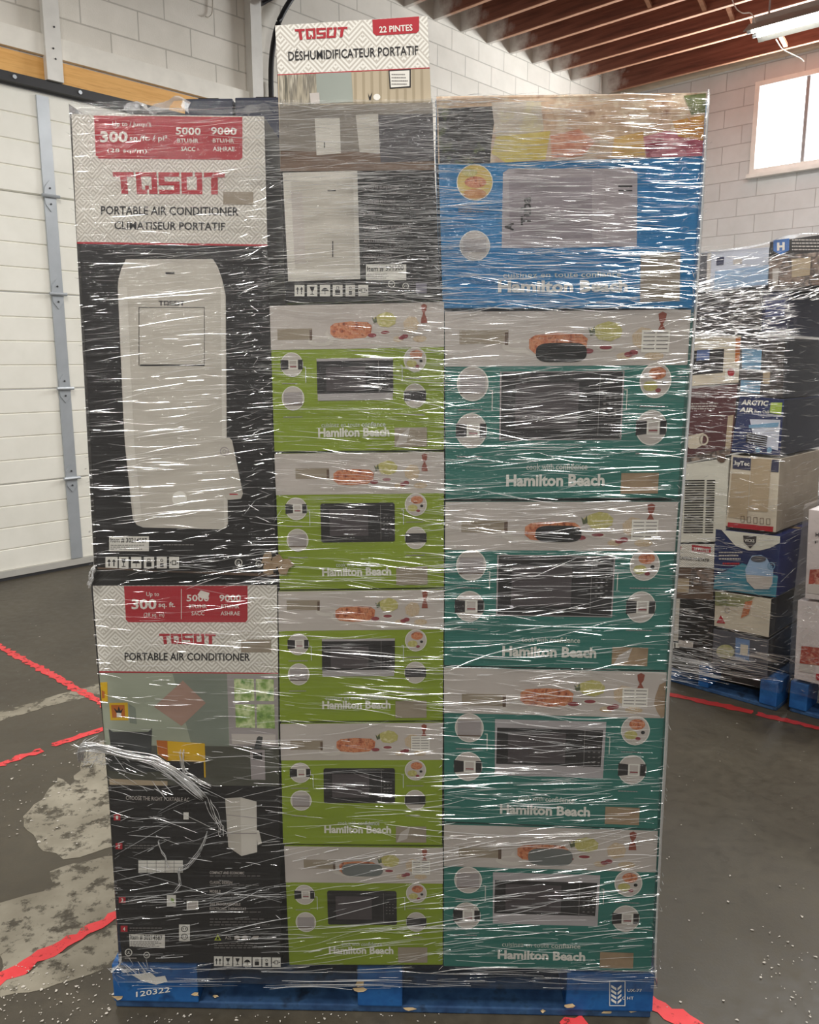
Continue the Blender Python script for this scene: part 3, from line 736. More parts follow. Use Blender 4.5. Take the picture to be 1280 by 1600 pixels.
for k, (x, y) in enumerate(((178, 1272), (181, 1317), (186, 1401), (189, 1446))):
    a = Art(FRONT); a.rect(x, y, x + 10.5, y + 9.5, M_RED, .001); a.text(str(k + 1), (x + 3.5, y + 7.5), (x + 7, y + 7.5), 5.5, W, .0014, .02)
    if k: a.lines(x + 14, y + 3, x + 70, 2, 4, M_GREEK, 1.4)
    a.build('numbered_step', bl)
a = Art(FRONT)
for (s_, x1, y, ) in (('COMPACT AND ECONOMIC', 382, 1365), ('CLASSIC DESIGN', 363, 1380), ('MOBILE', 345, 1394), ('24H PROGRAMMABLE', 376, 1414), ('ELECTRONIC THERMOSTAT', 385, 1421)):
    a.text(s_, (328, y), (x1, y + .6), 4.2, M_LGREY, .0012, .012)
for y, n_ in ((1367.5, 1), (1382, 1), (1397, 2), (1424, 1), (1435, 3)): a.lines(328, y, 425, n_, 4.5, M_GREEK, 1.3)
a.build('feature_list', bl); a = Art(FRONT)
for p3 in ([(335, 1469), (340.5, 1459), (346, 1469)],):
    a.poly(p3, flat('warning_green', (176, 190, 60)), .001); a.poly([(338, 1467.4), (340.5, 1462.5), (343.2, 1467.4)], M_BLACK, .0013)
a.text('A2L', (352, 1467), (362, 1467), 5, M_LGREY, .0012)
for x in (366.5, 379): a.poly([(x, 1462), (x + 4, 1461), (x + 8, 1462), (x + 8, 1468), (x + 4, 1467), (x, 1468)], M_LGREY, .001)
a.poly([(392, 1467), (396, 1462), (405, 1462), (402, 1467)], M_LGREY, .001); a.lines(335, 1473, 420, 3, 3.4, M_GREEK, 1.3)
a.build('warning_print', bl)
a = Art(FRONT); a.poly([(352, 1247), (377, 1245.5), (401, 1252), (402, 1331), (377.5, 1337), (357, 1323)], M_UNIT, .001)
a.poly([(376, 1246), (401, 1252), (402, 1331), (377.5, 1337)], M_UNIT2, .0013); a.poly([(356, 1301), (402, 1301), (402, 1302.5), (356, 1302)], M_MGREY, .0016); a.poly([(354, 1272), (401, 1277), (401, 1278), (354, 1273)], M_MGREY, .0016)
a.poly([(400, 1296), (405, 1297), (409.5, 1317), (403, 1320)], M_UNIT2, .0016); a.build('product_picture', bl)
a = Art(FRONT); a.rect(216, 1344, 286, 1363, W, .001)
for k in range(5): a.rect(216 + 14 * k, 1344, 216.7 + 14 * k, 1363, M_GREEK, .0013)
for k in range(3): a.rect(216, 1348 + 6 * k, 286, 1348.7 + 6 * k, M_GREEK, .0013)
a.build('size_table', bl); a = Art(FRONT); a.rect(287, 1269, 295, 1280, W, .001); a.build('diagram_picture', bl); a = Art(FRONT); a.rect(261, 1398, 275, 1416, W, .001); a.poly([(267, 1402), (272, 1404), (273, 1411), (268, 1408)], M_LEAF, .0013); a.build('diagram_picture', bl); a = Art(FRONT); a.rect(292, 1407, 310, 1421, W, .001); a.rect(294, 1409, 308, 1419, M_LGREY, .0013); a.build('diagram_picture', bl); a = Art(FRONT)
a.rect(280, 1444, 297, 1470, W, .001)
for y in (1451, 1463): a.ring(288.5, y, 5.5, 4.6, 1.2, M_INK, .0013); a.rect(285.8, y - 2, 287, y + 1, M_INK, .0013); a.rect(290, y - 2, 291.2, y + 1, M_INK, .0013)
a.build('outlet_picture', bl)
a = Art(FRONT); a.poly([(202, 1459), (258, 1460), (258, 1481), (203, 1478.5)], W, .001); stk = a.build('item_sticker', bl); a = Art(FRONT); a.text('Item # 30214587', (204, 1467), (254, 1468.5), 7.5, M_INK, .0014, .012); a.lines(204, 1470.5, 254, 4, 2.3, M_GREEK, 1, .0014); a.build('sticker_lettering', stk)
a = Art(FRONT); a.cert(201, 1488, 5.8, 'UL'); a.lines(195, 1496, 216, 1, 2, M_LGREY, 1.2, .001); a.build('certification_mark', bl); a = Art(FRONT); a.cert(229.5, 1492, 5, 'c'); a.build('certification_mark', bl)
a = Art(FRONT)
for k in range(7): a.icon(334.5 + 15.1 * k, 1494 + .3 * k, 348 + 15.1 * k, 1509 + .3 * k, (0, 1, 1, 2, 3, 4, 5)[k])
a.build('handling_icons', bl)

# ---------------------------------------------------------------- dehumidifier carton
qD = [(430, 40), (668, 25), (689, 469), (446, 474)]
bd = carton('dehumidifier_carton', FRONT, qD, .33, M_BLACK, 'tall dehumidifier carton sticking out above the rest of the wrapped stack', 'carton', None, M_WHITE)
a = Art(FRONT); a.poly([(430, 40), (668, 25), (671.5, 106), (434, 117)], M_CHEVB); a.poly([(434, 116.4), (671.5, 105.4), (671.6, 107), (434, 118)], M_RED, .0008); a.build('header_panel', bd)
a = Art(FRONT); a.poly([(582, 31), (655, 26), (655, 48), (651, 52), (588, 56), (583, 52)], M_RED, .001); bdg = a.build('capacity_badge', bd); a = Art(FRONT); a.text('22 PINTES', (593, 51.5), (645, 48), 9.5, W, .0014, .02, (-.05, -1)); a.build('badge_lettering', bdg)
a = Art(FRONT); a.logo([(460, 46), (544, 42), (541, 58), (463, 63)], M_RED); a.build('maker_logo', bd)
a = Art(FRONT); a.text('D\u00c9SHUMIDIFICATEUR PORTATIF', (451, 95), (654, 85.5), 14, M_INK, .0012, .012, (-.04, -1)); a.build('lettering', bd)
a = Art(FRONT)
M_BEIGE = flat('beige_wall_print', (180, 166, 142)); M_BEIGE2 = flat('beige_slat_print', (160, 146, 122)); M_MIST = flat('frosted_print', (150, 156, 148)); M_BED = flat('bed_print', (78, 74, 78)); M_FLOORP = flat('wood_floor_print', (118, 94, 76))
a.poly([(434.2, 118), (671.7, 107.5), (679, 266), (438.5, 268)], M_BEIGE, .0008)
for k in range(9):
    x = 553 + k * 13; a.poly([(x, 112.5 - k * .5), (x + 4, 112.3 - k * .5), (x + 5, 175), (x + 1, 175)], M_BEIGE2, .001)
a.poly([(436, 118), (496, 115.2), (500, 164), (437, 166)], speck('striped_curtain_print', [(90, 86, 74), (170, 160, 140), (110, 104, 92), (190, 182, 164)], 30, .5, (4, 4, .4)), .001)
a.poly([(494, 115.3), (549, 112.8), (552, 160), (496, 162)], M_MIST, .0012); a.poly([(484, 146), (499, 145), (500, 162), (486, 163)], M_LGREY, .0016)
a.poly([(607, 110), (642, 108), (642, 137), (609, 139)], M_INK, .0012); a.poly([(609, 112), (640, 110.2), (640, 135), (611, 137)], W, .0015)
for k in range(4): a.lines(612, 116 + 5 * k, 638, 1, 4, M_GREEK, 1.6, .0018)
a.ell(589, 152, 5.5, 5, W, .0014); a.poly([(575, 145), (578, 152), (582, 144), (579.5, 157), (577, 157)], M_INK, .0014)
a.poly([(437, 166), (676, 160), (679, 266), (438.5, 268)], flat('bedroom_shade_print', (136, 128, 118)), .0012)
a.poly([(590, 180), (676, 178), (679, 252), (595, 254)], M_BED, .0016); a.poly([(439, 236), (600, 238), (679, 250), (679, 266), (438.5, 268)], M_FLOORP, .0015)
a.poly([(492, 186), (531, 185), (533, 240), (495, 243)], M_UNIT2, .0019); a.rect(506.5, 222, 508, 232, M_INK, .0022); a.poly([(556, 180), (591, 178), (594, 240), (562, 238)], M_UNIT, .0018)
a.build('bedroom_scene_picture', bd)
a = Art(FRONT); a.poly([(442, 270), (558.5, 267), (563, 436), (450.5, 440)], M_UNIT2, .001); a.poly([(455, 284), (552, 282), (555, 418), (462, 420)], M_UNIT, .0014); a.poly([(455, 300), (472, 300), (478, 412), (461, 412)], M_LGREY, .0016); a.rect(519.3, 377, 521, 402, M_INK, .0018); a.rect(512, 297, 525, 299, M_INK, .0018)
a.build('product_picture', bd, 'printed pale dehumidifier cabinet')
a = Art(FRONT)
for s_, x1, y in (('QUALITE SUPERIEURE', 624, 295), ('POIGNEE FLEXIBLE', 618, 317), ('MOBILE', 586, 336), ('FONCTION D\'ARRET AUTOMATIQUE', 642, 357), ('AUTO DEGIVRAGE', 617, 379), ('CONTROLE A DISTANCE', 612, 402)):
    a.text(s_, (568, y), (x1, y - .6), 4, M_MGREY, .0012, .012); a.lines(569, y + 3, 650, 2, 4.4, M_GREEK, 1.3)
a.build('lettering', bd, 'small white feature list printed on black')
a = Art(FRONT); a.rect(572, 413, 635, 438, W, .001); stk = a.build('item_sticker', bd); a = Art(FRONT); a.text('Item # 301500', (574, 424), (631, 422), 7.5, M_INK, .0014, .012); a.lines(574, 428, 612, 3, 3, M_GREEK, 1, .0014); a.build('sticker_lettering', stk)
a = Art(FRONT); cert_row(a, [(460.5, 476), (480, 496), (500, 516), (520, 535.5), (540, 555), (560, 575.5)], 445, 463); a.build('handling_icons', bd)
a = Art(FRONT); a.cert(612, 444, 5.5, 'UL'); a.lines(604, 453, 622, 2, 3, M_LGREY, 1.1, .001); a.build('certification_mark', bd); a = Art(FRONT); a.cert(634, 447, 5, 'c'); a.build('certification_mark', bd); a = Art(FRONT); a.rect(650, 442, 667, 458, flat('lavender_label', (128, 124, 140)), .001); a.build('blank_label', bd)

# ---------------------------------------------------------------- microwave cartons
def food(a, s_tray, t_tray, dish=True, table=False):
    M = a
    sx, sy = s_tray, t_tray
    M.rect(sx, sy, sx + .2, sy + .075, M_TRAY, .001); M.rect(sx + .185, sy + .01, sx + .2, sy + .08, M_BROWN, .0012); M.ell(sx + .25, sy + .09, .075, .035, M_BOWL, .0011); M.ell(sx + .25, sy + .082, .05, .015, M_LGREY, .0013)
    M.ell(.45, .20, .135, .055, M_BOWL, .001); M.ell(.455, .187, .125, .057, M_LGREY, .0012)
    if dish: M.poly([(.345, .15), (.37, .128), (.46, .118), (.56, .125), (.585, .15), (.58, .2), (.545, .23), (.45, .238), (.37, .228), (.345, .2)], M_PIZZA, .0014)
    M.ell(.585, .215, .025, .014, M_BEET, .0016); M.ell(.66, .20, .035, .018, M_BOWL, .0012); M.ell(.66, .197, .026, .011, M_BEET, .0014)
    M.poly([(.595, .10), (.625, .075), (.665, .058), (.70, .068), (.725, .10), (.72, .14), (.68, .165), (.63, .155)], M_POTATO, .0014)
    M.poly([(.595, .135), (.585, .09), (.6, .11), (.61, .08), (.615, .125)], flat('herb_print', (84, 92, 62)), .0016)
    M.poly([(.765, .13), (.80, .09), (.84, .10), (.855, .14), (.845, .19), (.80, .205), (.77, .18)], M_OATS, .0013)
    M.poly([(.868, .02), (.885, .008), (.902, .02), (.898, .055), (.888, .075), (.9, .105), (.903, .14), (.866, .14), (.869, .105), (.880, .075), (.872, .055)], M_MILL, .0014)
    M.ell(.755, .235, .018, .014, M_BEET, .0014); M.ell(.775, .225, .018, .015, M_BEET, .0014); M.ell(.735, .245, .03, .02, M_OATS, .0012); M.ell(.86, .245, .04, .022, M_OATS, .0012)
    if table:
        M.rect(.805, .105, .92, .225, M_WHITE, .0018)
        for k in range(5): M.lines(.812, .118 + k * .021, .86, 1, 1, M_GREEK, .006, .0021, .05); M.lines(.866, .118 + k * .021, .914, 1, 1, M_GREEK, .006, .0021, .05)
def microwave_carton(q, base, label, group, silver, tagline, hole=None, table=False, tray=(.05, .1), patch_torn=False, band=.303, teal=False, depth=.44):
    o = carton('microwave_carton', FRONT, q, depth, base, label, 'carton', group)
    A = lambda: Art(FRONT, q)
    a = A(); a.poly([(0, 0), (1, 0), (1, band), (0, band)], M_BAND, .0006); food(a, *tray, True, table); a.build('food_picture_band', o, 'pale grey header band printed with a table of food')
    # microwave picture
    if teal: X0, X1, Y0, Y1 = .232, .738, .325, .685
    else: X0, X1, Y0, Y1 = .262, .705, .368, .655
    w_, h_ = X1 - X0, Y1 - Y0
    fx = lambda u: X0 + w_ * u; fy = lambda v_: Y0 + h_ * v_
    a = A()
    if silver:
        a.poly([(fx(0), fy(0)), (fx(1), fy(0)), (fx(.99), fy(1)), (fx(.005), fy(1))], M_SILVER, .001)
        a.poly([(fx(.02), fy(.15 if teal else .05)), (fx(.975), fy(.15 if teal else .06)), (fx(.965), fy(.80)), (fx(.015), fy(.80))] if teal else [(fx(0), fy(.06)), (fx(1), fy(.06)), (fx(1), fy(.83)), (fx(0), fy(.83))], M_DARK, .0014)
        y0, y1 = (.22, .76) if teal else (.2, .78)
    else:
        a.poly([(fx(.02), fy(0)), (fx(.98), fy(0)), (fx(1), fy(.05)), (fx(1), fy(.97)), (fx(.98), fy(1)), (fx(.02), fy(1)), (fx(0), fy(.97)), (fx(.0), fy(.05))], M_DARK, .001)
        if teal: a.frame(fx(-.008), fy(-.01), fx(1.008), fy(1.01), .006, M_MGREY, .0012, .006)
        y0, y1 = .16, .84
    a.rect(fx(.12), fy(y0), fx(.64), fy(y1), M_GLASS, .0017)
    a.rect(fx(.808), fy(.06 if not (silver and teal) else .16), fx(.813), fy(.94 if not silver else .82), M_GREEK, .0019)
    for r_ in range(4):
        for c_ in range(3): a.rect(fx(.845 + c_ * .045), fy(y0 + .22 + r_ * .09), fx(.865 + c_ * .045), fy(y0 + .24 + r_ * .09), M_GREEK, .0019)
    a.rect(fx(.84), fy(y0 + .03), fx(.96), fy(y0 + .11), M_INK, .0019)
    a.build('product_picture', o, 'printed microwave oven')
    r = .066 if not teal else .066; ry = r * (1.265 if not teal else 1.42)
    spots = [(.118, .405, 'oven'), (.12, .635, 'plain'), (.832, .385, 'meal'), (.83, .63, 'dark')] if not teal else [(.115, .385, 'plain'), (.11, .635, 'oven'), (.872, .375, 'meal'), (.866, .625, 'oven')]
    for k, (cx, cy, knd) in enumerate(spots):
        a = A(); a.ell(cx, cy, r, ry, M_LGREY, .001); a.ring(cx, cy, r, ry, .004, M_WHITE, .0012)
        if knd == 'plain': a.rect(cx - r * .8, cy - ry * .5, cx + r * .8, cy + ry * .5, M_MGREY, .0014); a.rect(cx - r * .8, cy + ry * .5, cx + r * .8, cy + ry * .58, M_BROWN, .0016)
        elif knd == 'oven':
            a.poly([(cx - r * .98, cy - ry * .42), (cx - r * .3, cy - ry * .36), (cx - r * .3, cy + ry * .36), (cx - r * .98, cy + ry * .44)], M_DARK, .0014)
            a.poly([(cx + r * .55, cy - ry * .4), (cx + r * .95, cy - ry * .4), (cx + r * .95, cy + ry * .4), (cx + r * .55, cy + ry * .4)], M_DARK, .0014)
            a.frame(cx - r * .28, cy - ry * .4, cx + r * .5, cy + ry * .4, .006, M_WHITE, .0014, .008); a.rect(cx - r * .15, cy + ry * .12, cx + r * .4, cy + ry * .2, M_BEET, .0016)
        elif knd == 'meal':
            a.ell(cx + r * .1, cy - ry * .42, r * .55, ry * .36, M_PIZZA, .0014); a.ell(cx - r * .3, cy + ry * .3, r * .45, ry * .3, M_POTATO, .0014); a.ell(cx + r * .52, cy + ry * .12, r * .14, ry * .12, M_INK, .0014); a.ell(cx + r * .2, cy + ry * .55, r * .18, ry * .12, M_BEET, .0014)
        else:
            a.poly([(cx - r * .95, cy - ry * .4), (cx + r * .98, cy - ry * .4), (cx + r * .98, cy + ry * .4), (cx - r * .95, cy + ry * .4)], M_DARK, .0014); a.rect(cx - r * .8, cy - ry * .25, cx + r * .35, cy + ry * .25, M_DARK2, .0016)
        cdy = (.135 if teal else .125); a.lines(cx - .06, cy + cdy, cx + .06, 1, 1, M_MGREY, .006, .001)
        if k in (0, 2): x0 = .195 if k == 0 else .755; a.rect(x0, .42, x0 + .004, .53, M_LINE, .001); a.rect(x0 - .01, .42, x0, .425, M_LINE, .001)
        a.build('inset_picture', o)
    a = A()
    ty, hy = (.845, .93) if teal else (.835, .90)
    x0, x1 = (.26, .68) if teal else (.262, .68)
    if tagline == 'en': a.text('cook with', (x0 + .085, ty), (x0 + .2, ty), .032, M_LINE, .0012, .0); a.text('confidence', (x0 + .21, ty), (x0 + .345, ty), .032, M_LINE, .0012, .015)
    else: a.text('cuisinez en toute', (x0 + .02, ty), (x0 + .245, ty), .032, M_LINE, .0012, .0); a.text('confiance', (x0 + .255, ty), (x0 + .395, ty), .032, M_LINE, .0012, .015)
    a.text('Hamilton Beach', (x0, hy), (x1, hy), .058, M_WHITE, .0013, .038); a.build('lettering', o, 'white brand lettering with tagline')
    a = A(); px0, px1, py0, py1 = (.75, .91, .865, .975) if teal else (.71, .90, .845, .975)
    a.rect(px0, py0, px1, py1, M_KRAFT if teal else M_KRAFT2, .0014)
    if patch_torn: a.poly([(px0 + .005, py1), (px0 + .03, py0 + .05), (px0 + .09, py0), (px0 + .07, py1 - .03)], M_LGREY, .0017)
    a.build('kraft_patch', o)
    if hole:
        hx, hy_, hw, hh, m_ = hole; a = A()
        pts = [(hx + hw * (abs(math.cos(t_)) ** .5) * (1 if math.cos(t_) > 0 else -1), hy_ + hh * (abs(math.sin(t_)) ** .7) * (1 if math.sin(t_) > 0 else -1)) for t_ in np.linspace(0, 2 * math.pi, 33)[:-1]]
        a.poly(pts, m_, .0019)
        a.build('handle_hole', o, 'oval hand hole cut in the header band')
    return o
M_HOLE = flat('hollow_dark', (14, 13, 14), .8); M_HOLE2 = flat('slate_flap', (110, 114, 112), .6)
GG, GT = 'lime green microwave cartons', 'teal microwave cartons'
greens = [([(421.5, 478), (694, 472), (694, 703), (428.5, 706)], True, 'fr', None, False, (.04, .16), True, 'topmost lime green microwave carton, directly under the tall dehumidifier carton'),
          ([(429, 709), (694, 706), (694, 918), (437, 922)], False, 'en', None, False, (.12, .11), False, 'second lime green microwave carton down, beside a torn brown carton corner'),
          ([(435, 924), (694, 921), (692, 1126), (437, 1128)], True, 'fr', None, False, (.05, .07), False, 'middle carton of the five lime green ones, picturing a silver-trimmed oven'),
          ([(438, 1131), (692, 1129), (691, 1321), (442, 1319)], False, 'en', None, True, (.06, .14), True, 'second lime green microwave carton up from the pallet, white table on its header'),
          ([(444, 1322), (692, 1325), (692, 1508), (452, 1508)], False, 'en', (.49, .19, .13, .055, M_HOLE2), True, (.12, .11), False, 'lowest lime green microwave carton on the pallet, with a slate grey hand hole')]
for q, sil, tg, hole, tb, tr, torn, lb in greens:
    microwave_carton(q, M_GREEN, lb, GG, sil, tg, hole, tb, tr, torn)
teals = [([(695, 487), (1080, 484), (1060, 778), (696, 780)], False, 'en', (.478, .222, .105, .052, M_HOLE), True, (.06, .10), False, 'topmost teal microwave carton with a black hand hole, just under the blue carton'),
         ([(696, 784), (1060, 784), (1042, 1048), (694, 1040)], False, 'en', (.49, .192, .10, .05, M_HOLE), True, (.07, .11), True, 'second teal microwave carton down, black hand hole and torn kraft patch'),
         ([(694, 1043), (1042, 1050), (1028, 1296), (694, 1284)], True, 'en', None, True, (.08, .165), False, 'third teal microwave carton down, without a hand hole, torn at its header edge'),
         ([(694, 1288), (1028, 1298), (1018, 1519), (693, 1510)], True, 'fr', (.50, .205, .105, .06, M_HOLE2), False, (.07, .15), False, 'lowest teal microwave carton on the pallet with a grey flap in its header')]
tb_ = []
for q, sil, tg, hole, tb, tr, torn, lb in teals:
    tb_.append(microwave_carton(q, M_TEAL, lb, GT, sil, tg, hole, tb, tr, torn, .293, True, .46))
a = Art(FRONT, teals[2][0]); a.poly([(.998, .06), (.97, .08), (.955, .15), (.95, .2), (.965, .25), (.985, .29), (1.0, .28)], M_KRAFT, .0014); a.build('torn_edge', tb_[2], 'torn brown cardboard at the edge')
# torn brown corner on the second green carton, from the crushed corner of the black one
g = MB(); 
for _ in range(9):
    c = FRONT.at(random.uniform(416, 448), random.uniform(868, 890), random.uniform(.002, .006)); pts = []
    a0 = random.random() * 6
    for k in range(6): an = a0 + k * math.pi / 3; rr = random.uniform(.006, .017); pts.append(c + FRONT.e * math.cos(an) * rr + np.array([0, 0, math.sin(an) * rr]) - FRONT.n * random.uniform(-.001, .0015))
    g.face(pts[::-1], M_KRAFT)
g.build('torn_corner', bx)['label'] = 'torn and crushed brown cardboard corner'

# blue carton
qB = [(682, 151), (1104, 145), (1082, 482), (692, 482)]
bb = carton('microwave_carton', FRONT, qB, .46, M_BLUE, 'blue microwave carton with a bright food photo header, topmost of its column', 'carton')
a = Art(FRONT)
FD = speck('food_photo_print', [(150, 110, 84), (206, 178, 150), (190, 160, 132), (214, 196, 172), (176, 140, 112)], 22)
a.poly([(682, 151), (1104, 145), (1097.6, 244), (685, 257)], FD, .0008)
a.poly([(685, 170), (776, 166), (768, 222), (766, 255), (687, 257)], speck('dark_pan_print', [(24, 22, 24), (40, 36, 36), (28, 26, 30), (96, 110, 50)], 20), .0011)
a.poly([(768, 160), (845, 158), (850, 205), (775, 215)], speck('pale_plate_print', [(214, 204, 190), (190, 178, 166), (206, 196, 150)], 24), .0012)
a.poly([(775, 214), (860, 205), (852, 250), (790, 254), (768, 240)], speck('yellow_food_print', [(196, 170, 60), (206, 188, 96), (214, 198, 130)], 24), .0014)
a.poly([(860, 212), (905, 202), (930, 222), (910, 244), (862, 248)], speck('red_noodle_print', [(196, 120, 90), (214, 160, 132), (190, 104, 80)], 40), .0013)
a.poly([(960, 215), (1005, 206), (1008, 243), (955, 247)], speck('orange_food_print', [(206, 160, 80), (214, 180, 110)], 30), .0013)
a.poly([(1005, 214), (1040, 205), (1099, 212), (1097.5, 244), (1010, 246)], speck('magenta_food_print', [(150, 50, 80), (180, 84, 104), (206, 140, 150), (140, 40, 66)], 26), .0014)
a.poly([(1050, 190), (1100, 180), (1099, 220), (1060, 214)], speck('amber_food_print', [(206, 150, 50), (190, 128, 40), (214, 176, 90)], 30), .0016)
a.poly([(1068, 150), (1103, 146), (1102, 176), (1080, 180)], speck('herb_leaf_print', [(74, 84, 40), (110, 116, 70), (60, 70, 34)], 40), .0018)
a.build('food_picture_band', bb, 'bright mixed food photo across the top')
a = Art(FRONT); a.poly([(786, 270), (795, 264), (985, 263), (996, 272), (995, 385), (784, 388)], flat('lilac_grey_print', (172, 162, 166)), .001)
a.poly([(795, 280), (925, 277), (925, 372), (797, 374)], flat('lilac_dark_print', (152, 142, 148)), .0014); a.rect(945, 275, 946, 383, M_MGREY, .0016); a.rect(966, 290, 988, 292.5, M_DARK, .0016); a.rect(966, 297, 988, 299, M_DARK, .0016)
a.build('product_picture', bb, 'printed pale grey microwave oven')
a = Art(FRONT); a.text('A', (802, 361), (802, 348), 13, M_INK, .002, .04, (-1, 0)); a.text('Tuba', (829, 352), (829, 308), 15, M_INK, .002, .03, (-1, 0)); a.build('marker_writing', bb, 'black hand-written marker words running upward')
for k, (cx, cy, r) in enumerate(((742, 285, 28.5), (742, 384, 24))):
    a = Art(FRONT); a.ell(cx, cy, r, r, M_WHITE, .001); a.ell(cx, cy, r - 1.3, r - 1.3, (flat('meal_yellow_print', (206, 180, 96)), M_LGREY)[k], .0013)
    if k == 0: a.ell(cx + 1, cy, 17, 9, M_PIZZA, .0016); a.ell(cx, cy + 18, 18, 8, speck('broth_print', [(176, 110, 40), (196, 136, 60)], 40), .0016); a.ell(cx - 8, cy - 15, 12, 6, M_POTATO, .0016)
    else: a.rect(cx - 18, cy - 10, cx + 18, cy + 10, M_MGREY, .0016)
    a.build('inset_picture', bb)
a = Art(FRONT); a.text('cuisinez en toute', (786, 434), (903, 433), 8.5, M_LINE, .0012); a.text('confiance', (908, 433), (971, 432), 8.5, M_LINE, .0012, .015); a.text('Hamilton Beach', (778, 456), (981, 455), 17, M_WHITE, .0013, .038)
a.build('lettering', bb, 'white brand lettering with tagline'); a = Art(FRONT); a.lines(716, 326, 766, 2, 4, M_MGREY, 1.6); a.build('caption', bb)
a = Art(FRONT); a.poly([(1001, 395), (1063, 394), (1062, 470), (1000, 472)], M_KRAFT2, .0014); a.build('kraft_patch', bb)

# the row behind: only the tops of two dark cartons show above the black carton
def back_box(x0, x1, z0, z1, y0, dep, m, label, name='dark_carton'):
    fr = lambda e, y, z: FRONT.loc(e, z, -y)
    g = MB(); g.box((x0, y0, z0), (x1, y0 + dep, z1), m, fr)
    o = g.build(name, None, FRONT.loc((x0 + x1) / 2, z0, -(y0 + dep / 2)), bevel=.003); tag(o, label, 'carton'); 
    t = MB(); c = FRONT.loc((x0 + x1) / 2, z1 + .0008, -(y0 + dep / 2)); d = FRONT.n * dep / 2; e = FRONT.e * .025
    t.mesh([c - d - e, c - d + e, c + d + e, c + d - e], [(0, 1, 2, 3)], M_TAPE); t.build('packing_tape', o)
    a = Art(Plane(FRONT.p + FRONT.n * y0, FRONT.n)); 
    return o
back_box(-.640, -.09, .119, 1.04, .50, .48, M_KRAFT, 'plain brown carton standing on the pallet behind the lower black carton', 'brown_carton')
back_box(-.560, -.442, 1.042, 2.083, .50, .42, M_NAVY, 'narrow dark navy carton peeping over the upper black carton')
back_box(-.436, -.285, 1.042, 2.085, .50, .42, M_NAVY, 'dark navy carton peeping up right behind the tall dehumidifier carton')
back_box(-.08, .53, .119, 1.86, .50, .48, M_KRAFT, 'plain brown carton standing on the pallet behind the teal cartons', 'brown_carton')

# ---------------------------------------------------------------- stretch film
def film_mat(name='clear_stretch_film', rim=1.0):
    t = NT(name); t.t.nodes.remove(t.b)
    v = t.coords((5, 5, 150)); n = t.noise(v, 1.0, 4, .6)
    v2 = t.coords((14, 14, 420)); n2 = t.noise(v2, 1.0, 3, .6)
    bp = t.n('ShaderNodeBump'); bp.inputs['Strength'].default_value = .55; bp.inputs['Distance'].default_value = .004
    t.l(t.math('ADD', n, t.math('MULTIPLY', n2, .5)), bp.inputs['Height'])
    tr = t.n('ShaderNodeBsdfTransparent'); tr.inputs[0].default_value = (.965, .965, .96, 1)
    gl = t.n('ShaderNodeBsdfGlossy'); gl.inputs['Roughness'].default_value = .13; gl.inputs['Color'].default_value = (.95, .95, .95, 1); t.l(bp.outputs[0], gl.inputs['Normal'])
    lw = t.n('ShaderNodeLayerWeight'); lw.inputs['Blend'].default_value = .12
    k = t.math('ADD', t.math('MULTIPLY', lw.outputs['Fresnel'], rim), .05)
    mx = t.n('ShaderNodeMixShader'); t.l(k, mx.inputs[0]); t.l(tr.outputs[0], mx.inputs[1]); t.l(gl.outputs[0], mx.inputs[2])
    df = t.n('ShaderNodeBsdfDiffuse'); df.inputs[0].default_value = (.85, .85, .84, 1)      # faint haze of the polythene itself
    mx2 = t.n('ShaderNodeMixShader'); t.l(t.ramp(n, [(.35, (.008, .008, .008)), (.62, (.02, .02, .02)), (.74, (.08, .08, .08))]), mx2.inputs[0])
    t.l(mx.outputs[0], mx2.inputs[1]); t.l(df.outputs[0], mx2.inputs[2])
    t.l(mx2.outputs[0], t.o.inputs['Surface']); return t.m
def fold_mat(name, density, gloss):
    """film gathered into a fold: milky and strongly glossy"""
    t = NT(name); t.t.nodes.remove(t.b)
    tr = t.n('ShaderNodeBsdfTransparent'); df = t.n('ShaderNodeBsdfDiffuse'); df.inputs[0].default_value = (.88, .88, .87, 1)
    gl = t.n('ShaderNodeBsdfGlossy'); gl.inputs['Roughness'].default_value = .2; gl.inputs['Color'].default_value = (1, 1, 1, 1)
    m1 = t.n('ShaderNodeMixShader'); m1.inputs[0].default_value = density; tl_ = t.n('ShaderNodeBsdfTranslucent'); tl_.inputs[0].default_value = (.9, .9, .9, 1); m0 = t.n('ShaderNodeMixShader'); m0.inputs[0].default_value = .4; t.l(df.outputs[0], m0.inputs[1]); t.l(tl_.outputs[0], m0.inputs[2]); t.l(tr.outputs[0], m1.inputs[1]); t.l(m0.outputs[0], m1.inputs[2])
    m2 = t.n('ShaderNodeMixShader'); m2.inputs[0].default_value = gloss; t.l(m1.outputs[0], m2.inputs[1]); t.l(gl.outputs[0], m2.inputs[2])
    t.l(m2.outputs[0], t.o.inputs['Surface']); return t.m
M_FILM = film_mat(); M_FILM2 = film_mat('clear_stretch_film_slack', .35)
M_FOLD = [fold_mat('film_fold_thin', .16, .26), fold_mat('film_fold', .42, .44), fold_mat('film_fold_dense', .8, .6)]  # real wrinkles, but their milky white also imitates highlight streaks

